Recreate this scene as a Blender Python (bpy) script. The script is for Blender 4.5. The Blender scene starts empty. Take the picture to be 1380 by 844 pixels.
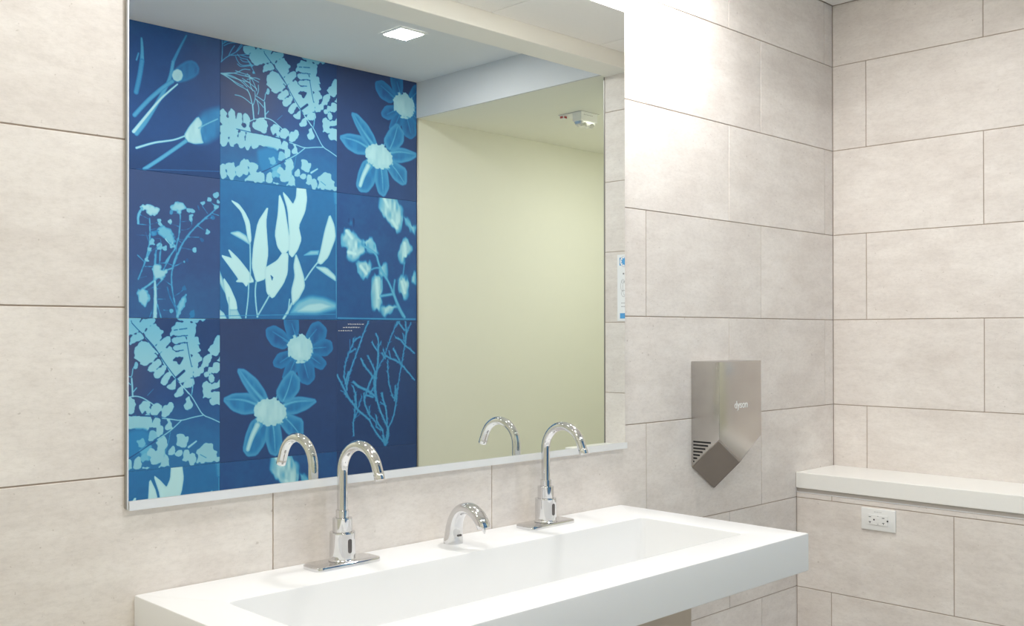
import bpy, bmesh, math, random
import numpy as np
from mathutils import Vector, Matrix

scene = bpy.context.scene
COL = scene.collection
random.seed(4)
FZ = 1.39          # height of the tile joint line used as survey zero above the floor

# ------------------------------------------------------------------ camera
cam_d = bpy.data.cameras.new('camera')
cam = bpy.data.objects.new('camera', cam_d)
COL.objects.link(cam)
scene.camera = cam
cam_d.sensor_fit = 'HORIZONTAL'
cam_d.sensor_width = 36.0
cam_d.lens = 1376.797 / 1380 * 36.0
cam_d.shift_x = 0.0
cam_d.shift_y = (441.467 - 422) / 1380
cam_d.clip_start = 0.02
YAW, PITCH, ROLL = 0.779377, 0.0058613, -0.0010331
fwd = Vector((math.sin(YAW) * math.cos(PITCH), math.cos(YAW) * math.cos(PITCH), math.sin(PITCH)))
rt = Vector((math.cos(YAW), -math.sin(YAW), 0))
up = rt.cross(fwd)
r2 = rt * math.cos(ROLL) + up * math.sin(ROLL)
u2 = -rt * math.sin(ROLL) + up * math.cos(ROLL)
M = Matrix((r2, u2, -fwd)).transposed().to_4x4()
M.translation = Vector((-3.42101, -1.81078, -0.04798 + FZ))
cam.matrix_world = M

# ------------------------------------------------------------------ world, exposure
world = bpy.data.worlds.new('world')
scene.world = world
world.use_nodes = True
world.node_tree.nodes['Background'].inputs[0].default_value = (0.9, 0.95, 1.0, 1)
world.node_tree.nodes['Background'].inputs[1].default_value = 0.3
scene.view_settings.view_transform = 'Standard'
scene.view_settings.look = 'None'
scene.view_settings.gamma = 1.0
scene.view_settings.use_curve_mapping = False
scene.view_settings.exposure = 0.0
scene.cycles.max_bounces = 12
scene.cycles.diffuse_bounces = 8
scene.cycles.glossy_bounces = 8
scene.cycles.use_denoising = True
scene.cycles.sample_clamp_indirect = 8.0

LAMP_W = 7.7      # watts of each square recessed downlight
LAMP_COL = (1.0, 0.99, 0.985)
# square downlights: x, y, ceiling height above the survey zero, power factor, what it hangs over
LAMPS = [
    (-1.14, -0.225, 1.137, 1.5, 'square recessed downlight nearest the corner, close to the tiled sink wall'),
    (-2.42, -0.45, 1.137, .85, 'square recessed downlight over the left end of the mirror'),
    (-3.72, -0.45, 1.137, .85, 'square recessed downlight over the sink wall left of the mirror'),
    (-0.64, -1.69, 1.2565, 1.0, 'lit square downlight in the grey ceiling seen in the mirror'),
    (-1.94, -1.69, 1.2565, 1.05, 'square downlight in the dropped ceiling behind the sink'),
    (-3.24, -1.69, 1.2565, 1.3, 'square downlight in the dropped ceiling near the entrance wall'),
    (1.15, -1.38, 1.071, 1.45, 'unseen square downlight added in the low passage ceiling to light the cream wall'),  # added out of view to brighten the cream far wall
]

# ------------------------------------------------------------------ materials
def new_mat(name):
    m = bpy.data.materials.new(name)
    m.use_nodes = True
    return m, m.node_tree.nodes, m.node_tree.links, m.node_tree.nodes['Principled BSDF']

def plain(name, col, rough=0.5, metal=0.0, var=0.03, scale=12.0, bump=0.0, spec=0.5, emis=None, coat=0.0):
    m, N, L, b = new_mat(name)
    b.inputs['Roughness'].default_value = rough
    b.inputs['Metallic'].default_value = metal
    b.inputs['Specular IOR Level'].default_value = spec
    b.inputs['Coat Weight'].default_value = coat
    tc = N.new('ShaderNodeTexCoord')
    no = N.new('ShaderNodeTexNoise'); no.inputs['Scale'].default_value = scale; no.inputs['Detail'].default_value = 4
    L.new(tc.outputs['Object'], no.inputs['Vector'])
    mx = N.new('ShaderNodeMix'); mx.data_type = 'RGBA'
    mx.inputs[6].default_value = [c * (1 - var) for c in col] + [1]
    mx.inputs[7].default_value = [min(1, c * (1 + var)) for c in col] + [1]
    L.new(no.outputs['Fac'], mx.inputs[0])
    L.new(mx.outputs[2], b.inputs['Base Color'])
    if bump:
        bp = N.new('ShaderNodeBump'); bp.inputs['Strength'].default_value = bump; bp.inputs['Distance'].default_value = 0.001
        n2 = N.new('ShaderNodeTexNoise'); n2.inputs['Scale'].default_value = scale * 12
        L.new(tc.outputs['Object'], n2.inputs['Vector'])
        L.new(n2.outputs['Fac'], bp.inputs['Height']); L.new(bp.outputs['Normal'], b.inputs['Normal'])
    if emis:
        b.inputs['Emission Color'].default_value = (*emis[0], 1)
        b.inputs['Emission Strength'].default_value = emis[1]
    return m

def tile_material():
    m, N, L, b = new_mat('concrete_look_tile')
    tc = N.new('ShaderNodeTexCoord'); oi = N.new('ShaderNodeObjectInfo')
    ml = N.new('ShaderNodeMath'); ml.operation = 'MULTIPLY'; ml.inputs[1].default_value = 37.0
    L.new(oi.outputs['Random'], ml.inputs[0])
    cb = N.new('ShaderNodeCombineXYZ')
    L.new(ml.outputs[0], cb.inputs[0]); L.new(ml.outputs[0], cb.inputs[1]); L.new(ml.outputs[0], cb.inputs[2])
    ad = N.new('ShaderNodeVectorMath'); ad.operation = 'ADD'
    L.new(tc.outputs['Object'], ad.inputs[0]); L.new(cb.outputs[0], ad.inputs[1])
    def noise(scale, stretch, detail, rough):
        mp = N.new('ShaderNodeMapping'); mp.inputs['Scale'].default_value = stretch
        L.new(ad.outputs[0], mp.inputs['Vector'])
        n = N.new('ShaderNodeTexNoise'); n.inputs['Scale'].default_value = scale
        n.inputs['Detail'].default_value = detail; n.inputs['Roughness'].default_value = rough
        L.new(mp.outputs[0], n.inputs['Vector'])
        return n.outputs['Fac']
    def ramp(fac, a, c0, bpos, c1):
        r = N.new('ShaderNodeValToRGB')
        r.color_ramp.elements[0].position = a; r.color_ramp.elements[0].color = (*c0, 1)
        r.color_ramp.elements[1].position = bpos; r.color_ramp.elements[1].color = (*c1, 1)
        L.new(fac, r.inputs[0]); return r.outputs['Color']
    def mix(fac, a, c, mode='MIX'):
        x = N.new('ShaderNodeMix'); x.data_type = 'RGBA'; x.blend_type = mode
        if isinstance(fac, float): x.inputs[0].default_value = fac
        else: L.new(fac, x.inputs[0])
        L.new(a, x.inputs[6]); L.new(c, x.inputs[7]); return x.outputs[2]
    # broad cloudy patches, warm against grey
    big = ramp(noise(4.0, (1, 1, 1.8), 7, .66), .34, TILE_A, .66, TILE_B)
    streak = ramp(noise(6, (1, 1, 3.6), 8, .74), .30, (.905, .895, .89), .60, (1.0, 1.0, 1.0))
    fine = ramp(noise(60, (1, 1, 2.2), 5, .75), .36, (.93, .925, .92), .55, (1, 1, 1))
    pits = ramp(noise(95, (1, 1, 1), 2, .5), .245, (.80, .78, .76), .275, (1, 1, 1))
    c = mix(1.0, big, streak, 'MULTIPLY'); c = mix(1.0, c, fine, 'MULTIPLY'); c = mix(1.0, c, pits, 'MULTIPLY')
    # slight tone difference from tile to tile
    mr = N.new('ShaderNodeMapRange'); mr.inputs[3].default_value = .955; mr.inputs[4].default_value = 1.0
    L.new(oi.outputs['Random'], mr.inputs[0])
    vm = N.new('ShaderNodeVectorMath'); vm.operation = 'SCALE'
    L.new(c, vm.inputs[0]); L.new(mr.outputs[0], vm.inputs['Scale'])
    L.new(vm.outputs[0], b.inputs['Base Color'])
    b.inputs['Roughness'].default_value = .42
    b.inputs['Specular IOR Level'].default_value = .35
    bp = N.new('ShaderNodeBump'); bp.inputs['Strength'].default_value = .25; bp.inputs['Distance'].default_value = .0012
    L.new(noise(40, (1, 1, 2.5), 6, .7), bp.inputs['Height']); L.new(bp.outputs['Normal'], b.inputs['Normal'])
    return m

TILE_A = (.775, .715, .665)
TILE_B = (.885, .835, .785)
M_TILE = tile_material()
M_GROUT = plain('beige_grout', (.47, .385, .32), .9)
M_PAINT = plain('cream_paint', (.76, .76, .655), .6, var=.01)
M_LOWC = plain('cream_ceiling_paint', (.86, .86, .77), .6, var=.01)
M_GREYP = plain('pale_grey_paint', (.82, .83, .825), .7, var=.01)
M_SOFFIT = plain('shaded_grey_paint', (.64, .66, .68), .7, var=.01)  # same grey as the ceiling, darkened so the soffit's shade sits in the colour
M_CEIL = plain('white_ceiling_panel', (.90, .89, .87), .8, var=.02, scale=60, bump=.2)
M_BEAM = plain('warm_white_paint', (.90, .885, .82), .6, var=.01)
M_WHITE = plain('white_solid_surface', (.80, .80, .795), .32, var=.01, spec=.45)
M_LEDGE = plain('ivory_solid_surface', (.90, .89, .85), .3, var=.015, scale=90)
M_CHROME = plain('polished_chrome', (.72, .72, .73), .045, 1.0, var=.005)
M_NICKEL = plain('satin_nickel', (.52, .50, .48), .2, 1.0, var=.02, scale=30)
M_NICKEL_DARK = plain('dark_satin_outlet', (.32, .29, .265), .30, .9, var=.03, scale=30)
M_ALU = plain('satin_aluminium', (.84, .85, .86), .35, .25, var=.02)
M_TRIM = plain('grey_metal_trim', (.42, .41, .39), .4, .8, var=.03)
M_REVEAL = plain('beige_reveal', (.50, .46, .42), .5)
M_BLACK = plain('dark_vent', (.012, .012, .012), .7)
M_SENSOR = plain('sensor_window', (.09, .08, .08), .3)
M_PLASTIC = plain('white_plastic', (.86, .86, .84), .35, var=.01)
M_SLOT = plain('dark_slot', (.10, .10, .10), .6)
M_GREYPRINT = plain('grey_print', (.30, .30, .30), .6)
M_LOGO = plain('white_print', (.88, .88, .86), .5)
M_PAPER = plain('white_paper', (.86, .87, .88), .6, var=.01)
M_BLUE = plain('blue_print', (.10, .36, .70), .6, var=.03)
M_RED = plain('red_print', (.55, .10, .10), .5)
M_LENS = plain('clear_lens', (.72, .73, .71), .08, .6, var=.5, scale=160)
M_FLOOR = plain('grey_floor_tile', (.55, .53, .50), .45, var=.06, scale=6)
M_DARKBACK = plain('dark_backing', (.03, .03, .03), .7)
M_LAMP = plain('lit_diffuser', (1, 1, 1), .5, emis=((1.0, .975, .94), 14.0))

def mirror_material():
    m, N, L, b = new_mat('silvered_mirror')
    b.inputs['Base Color'].default_value = (.90, .925, .905, 1)
    b.inputs['Metallic'].default_value = 1.0
    b.inputs['Roughness'].default_value = 0.0
    return m
M_MIRROR = mirror_material()

def print_material():
    m, N, L, b = new_mat('cyanotype_print')
    a = N.new('ShaderNodeVertexColor'); a.layer_name = 'print'
    r = N.new('ShaderNodeValToRGB')
    els = [(0, (.016, .036, .115)), (.22, (.024, .085, .27)), (.42, (.032, .23, .52)), (.62, (.11, .44, .68)), (.8, (.30, .61, .74)), (1, (.50, .80, .87))]
    while len(r.color_ramp.elements) < len(els): r.color_ramp.elements.new(.5)
    for e, (p, c) in zip(r.color_ramp.elements, els): e.position = p; e.color = (*c, 1)
    sp = N.new('ShaderNodeSeparateColor'); L.new(a.outputs['Color'], sp.inputs[0])
    L.new(sp.outputs[0], r.inputs[0])
    mx = N.new('ShaderNodeMix'); mx.data_type = 'RGBA'        # second channel: violet-grey cast of the paper ground
    mx.inputs[7].default_value = (.085, .095, .17, 1)
    L.new(sp.outputs[1], mx.inputs[0]); L.new(r.outputs['Color'], mx.inputs[6])
    L.new(mx.outputs[2], b.inputs['Base Color'])
    b.inputs['Roughness'].default_value = .55
    b.inputs['Specular IOR Level'].default_value = .3
    return m
M_PRINT = print_material()

# ------------------------------------------------------------------ object helpers
def wloc(o):
    v = Vector((0, 0, 0))
    while o is not None:
        v += Vector(o.location); o = o.parent
    return v

def link(name, me, mat, parent=None, loc=None, world=True):
    """one mesh object; vertices given in world coordinates unless world=False"""
    o = bpy.data.objects.new(name, me)
    COL.objects.link(o)
    if mat is not None and not me.materials: me.materials.append(mat)
    if parent is not None:
        o.parent = parent
    if world:
        base = wloc(parent)
        if loc is None: me.transform(Matrix.Translation(-base))
        else:
            me.transform(Matrix.Translation(-Vector(loc))); o.location = Vector(loc) - base
    elif loc is not None:
        o.location = Vector(loc) - wloc(parent)
    return o

def to_mesh(bm, name, smooth=False, angle=None):
    bmesh.ops.recalc_face_normals(bm, faces=bm.faces)
    me = bpy.data.meshes.new(name); bm.to_mesh(me); bm.free()
    if smooth:
        me.shade_smooth()
        if angle: me.set_sharp_from_angle(angle=math.radians(angle))
    return me

def bm_box(bm, x0, x1, y0, y1, z0, z1, bev=0.0, seg=1):
    vs = [bm.verts.new(p) for p in ((x0, y0, z0), (x1, y0, z0), (x1, y1, z0), (x0, y1, z0), (x0, y0, z1), (x1, y0, z1), (x1, y1, z1), (x0, y1, z1))]
    fs = [bm.faces.new([vs[i] for i in f]) for f in ((0, 3, 2, 1), (4, 5, 6, 7), (0, 1, 5, 4), (1, 2, 6, 5), (2, 3, 7, 6), (3, 0, 4, 7))]
    if bev:
        es = {e for f in fs for e in f.edges}
        bmesh.ops.bevel(bm, geom=list(es), offset=bev, segments=seg, affect='EDGES', profile=.5)

def box(name, x0, x1, y0, y1, z0, z1, mat, parent=None, bev=0.0, seg=1):
    """box in world coordinates, z measured from the survey zero"""
    bm = bmesh.new(); bm_box(bm, x0, x1, y0, y1, z0 + FZ, z1 + FZ, bev, seg)
    c = ((x0 + x1) / 2, (y0 + y1) / 2, (z0 + z1) / 2 + FZ) if parent is None else None
    return link(name, to_mesh(bm, name), mat, parent, loc=c)

def boxes(name, rows, mat, parent=None, bev=0.0):
    bm = bmesh.new()
    for r in rows: bm_box(bm, r[0], r[1], r[2], r[3], r[4] + FZ, r[5] + FZ, bev)
    return link(name, to_mesh(bm, name), mat, parent)

def tag(o, label=None, cat=None, group=None, kind=None):
    if label: o['label'] = label
    if cat: o['category'] = cat
    if group: o['group'] = group
    if kind: o['kind'] = kind
    return o

def empty(name, loc, label=None, cat=None, group=None, kind=None):
    o = bpy.data.objects.new(name, None); COL.objects.link(o)
    o.location = (loc[0], loc[1], loc[2] + FZ); o.empty_display_size = .05
    return tag(o, label, cat, group, kind)

def copy_tree(o, parent=None):
    c = o.copy(); COL.objects.link(c); c.parent = parent
    for ch in list(o.children): copy_tree(ch, c)
    return c

def rrect(x0, x1, y0, y1, r, n=5):
    """rounded rectangle loop, counter-clockwise, 4*(n+1) points"""
    out = []
    for cx, cy, a0 in ((x1 - r, y1 - r, 0), (x0 + r, y1 - r, 90), (x0 + r, y0 + r, 180), (x1 - r, y0 + r, 270)):
        for k in range(n + 1):
            a = math.radians(a0 + 90 * k / n); out.append((cx + r * math.cos(a), cy + r * math.sin(a)))
    return out

def loft(name, loops, cap0=True, cap1=True, smooth=True, angle=35):
    bm = bmesh.new(); rings = [[bm.verts.new(p) for p in lp] for lp in loops]
    n = len(rings[0])
    for a, b in zip(rings, rings[1:]):
        for k in range(n): bm.faces.new((a[k], a[(k + 1) % n], b[(k + 1) % n], b[k]))
    if cap0: bm.faces.new(rings[0][::-1])
    if cap1: bm.faces.new(rings[-1])
    return to_mesh(bm, name, smooth, angle)

def lathe(name, prof, seg=48, angle=30):
    """profile (radius, z) turned about z"""
    q = [prof[0]]
    for a, b in zip(prof, prof[1:]):      # support rings keep long faces truly flat
        L_ = math.hypot(b[0] - a[0], b[1] - a[1])
        if L_ > .006:
            for t in (.0008 / L_, 1 - .0008 / L_): q.append((a[0] + (b[0] - a[0]) * t, a[1] + (b[1] - a[1]) * t))
        q.append(b)
    prof = q
    return loft(name, [[(r * math.cos(2 * math.pi * k / seg), r * math.sin(2 * math.pi * k / seg), z) for k in range(seg)] for r, z in prof], angle=angle)

def sweep_yz(name, path, radii, seg=32, cap0=True, cap1=True, power=2.0):
    """tube along a path in the y-z plane, radii = (half width in x, half thickness)"""
    loops = []
    n = len(path)
    for i, (y, z) in enumerate(path):
        a = path[max(0, i - 1)]; b = path[min(n - 1, i + 1)]
        t = Vector((0, b[0] - a[0], b[1] - a[1])).normalized()
        nn = Vector((1, 0, 0)).cross(t)
        rx, rn = radii[i]
        lp = []
        for k in range(seg):
            c, s = math.cos(2 * math.pi * k / seg), math.sin(2 * math.pi * k / seg)
            c = math.copysign(abs(c) ** (2 / power), c); s = math.copysign(abs(s) ** (2 / power), s)
            lp.append(Vector((0, y, z)) + Vector((1, 0, 0)) * rx * c + nn * rn * s)
        loops.append(lp)
    return loft(name, loops, cap0, cap1, angle=50)

# ================================================================== SETTING
XL = -4.60                      # left end of the room
P = 0.305; T = 0.61; G = 0.0028 # tile course height, tile length, joint width
ZF, ZC = -1.39, 1.137

_tile_cache = {}
def tile(parent, u0, u1, z0, z1, axis, const):
    """one ceramic tile, its face on the given plane; axis 'x' = sink wall, 'y' = side walls"""
    if u1 - u0 < .012 or z1 - z0 < .006: return
    w, h = round(u1 - u0 - G, 4), round(z1 - z0 - G, 4)
    me = _tile_cache.get((w, h))
    if me is None:
        bm = bmesh.new(); bm_box(bm, -w / 2, w / 2, 0, .009, -h / 2, h / 2, .0007)
        me = to_mesh(bm, 'tile'); me.materials.append(M_TILE); _tile_cache[(w, h)] = me
    o = bpy.data.objects.new('tile', me); COL.objects.link(o); o.parent = parent
    c = Vector(((u0 + u1) / 2, const, (z0 + z1) / 2 + FZ)) if axis == 'x' else Vector((const, (u0 + u1) / 2, (z0 + z1) / 2 + FZ))
    o.location = c - wloc(parent) + Vector((0, 0, 0))
    if axis == 'y': o.rotation_euler = (0, 0, -math.pi / 2)

def courses():
    k = -5
    while k * P < ZC:
        z0, z1 = max(k * P, ZF + .002), min((k + 1) * P, ZC)
        if z1 > z0: yield k, z0, z1
        k += 1

wall_back = tag(box('wall_back', XL, .0, .0025, .14, ZF, ZC + .1, M_GROUT), kind='structure')
for k, z0, z1 in courses():
    first = .0586 if k in (-5, -3, -1, 1, 3) else .4814
    edges = [0.0] + [-(first + T * n) for n in range(9) if first + T * n < -XL] + [XL]
    for a, b in zip(edges, edges[1:]): tile(wall_back, b, a, z0, z1, 'x', 0.0)

WE = -1.093                    # where the tiled side wall ends
wall_right = tag(box('wall_right', .0025, .12, WE, .0025, ZF, ZC + .1, M_GROUT), kind='structure')
for k, z0, z1 in courses():
    first = .529 if k in (-5, -3, -1, 1, 3) else .127
    if k == -3 or k == -5: first = .529
    edges = [0.0] + [-(first + T * n) for n in range(3) if first + T * n < -WE - .02] + [WE + .002]
    for a, b in zip(edges, edges[1:]):
        if z1 <= -.60: continue      # hidden behind the tiled knee wall
        tile(wall_right, b, a, z0, z1, 'y', 0.0)
box('corner_trim', -.001, .122, WE - .003, WE, ZF, 1.078, M_TRIM, wall_right)

# knee wall under the ledge
KX = -.262
LE = -1.085
knee = tag(box('wall_knee', KX + .0025, .0, LE, -.001, ZF, -.592, M_GROUT), kind='structure')
for z0, z1, first in ((-.592, -2 * P, .1315), (-2 * P, -3 * P, .5352), (-3 * P, -4 * P, .1292), (-4 * P, ZF + .002, .5352)):
    edges = [-.0015] + [-(first + T * n) for n in range(3) if first + T * n < -LE - .02] + [LE]
    for a, b in zip(edges, edges[1:]): tile(knee, b, a, z1, z0, 'y', KX)
box('reveal_channel', KX + .004, KX + .02, LE, -.002, -.5925, -.5775, M_REVEAL, knee)
box('channel_lip', KX - .001, KX + .012, LE, -.002, -.5925, -.5905, M_ALU, knee)

ledge = tag(box('ledge', KX - .004, -.0005, LE, -.0008, -.5772, -.5238, M_LEDGE, bev=.002, seg=2),
            'long ivory solid surface ledge capping the tiled knee wall at the right', 'ledge')

# ceilings
BY0, BY1 = -.940, -1.082        # beam faces
ceiling = tag(box('ceiling', XL, .12, BY0 - .14, .14, ZC + .012, ZC + .06, M_TRIM), kind='structure')
xs = [-.22 - T * n for n in range(-1, 9)]
xs = [0.0] + [x for x in xs if XL < x < 0] + [XL]
for a, b in zip(xs, xs[1:]):
    for y0, y1 in ((BY0, BY0 + T), (BY0 + T, -.001)):
        bm = bmesh.new(); bm_box(bm, b + .002, a - .002, y0 + .002, y1 - .002, ZC + FZ, ZC + .012 + FZ, .001)
        link('ceiling_panel', to_mesh(bm, 'ceiling_panel'), M_CEIL, ceiling)
beam = tag(box('trim_beam', XL, .12, BY1, BY0, 1.0715, ZC + .2, M_BEAM, bev=.002), kind='structure')

MX = -.045                      # right end of the mural, left side of the passage
WF = -2.333                     # face of the far wall
ZR = 1.257
ceiling_dropped = tag(box('ceiling_grey', XL, MX + .1, WF, BY1, ZR, ZR + .06, M_GREYP), kind='structure')
soffit = tag(box('trim_soffit', MX, MX + .012, WF, BY1, 1.0716, ZR + .05, M_SOFFIT), kind='structure')
ceiling_low = tag(box('ceiling_passage', MX + .012, 2.4, WF, BY1, 1.0715, 1.12, M_LOWC), kind='structure')
wall_front = tag(box('wall_front', XL, 2.4, WF - .12, WF, ZF, ZR + .1, M_PAINT), kind='structure')
wall_passage = tag(box('wall_passage', .12, 2.4, BY1 - .01, BY1 + .1, ZF, 1.12, M_PAINT), kind='structure')
wall_end = tag(box('wall_end', 2.4, 2.5, WF, BY1, ZF, 1.12, M_PAINT), kind='structure')
wall_left = tag(box('wall_left', XL - .1, XL, WF, .0, ZF, ZR + .1, M_PAINT), kind='structure')
floor = tag(box('floor', XL - .1, 2.5, WF - .12, .14, ZF - .08, ZF, M_GROUT), kind='structure')
x = XL
while x < 2.4:
    y = 0.0
    while y > WF:
        x1, y1 = min(x + T, 2.4), max(y - T, WF)
        bm = bmesh.new(); bm_box(bm, x + .0015, x1 - .0015, y1 + .0015, y - .0015, ZF + FZ, ZF + .004 + FZ, .0008)
        link('floor_tile', to_mesh(bm, 'floor_tile'), M_FLOOR, floor)
        y = y1
    x = x1

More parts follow.
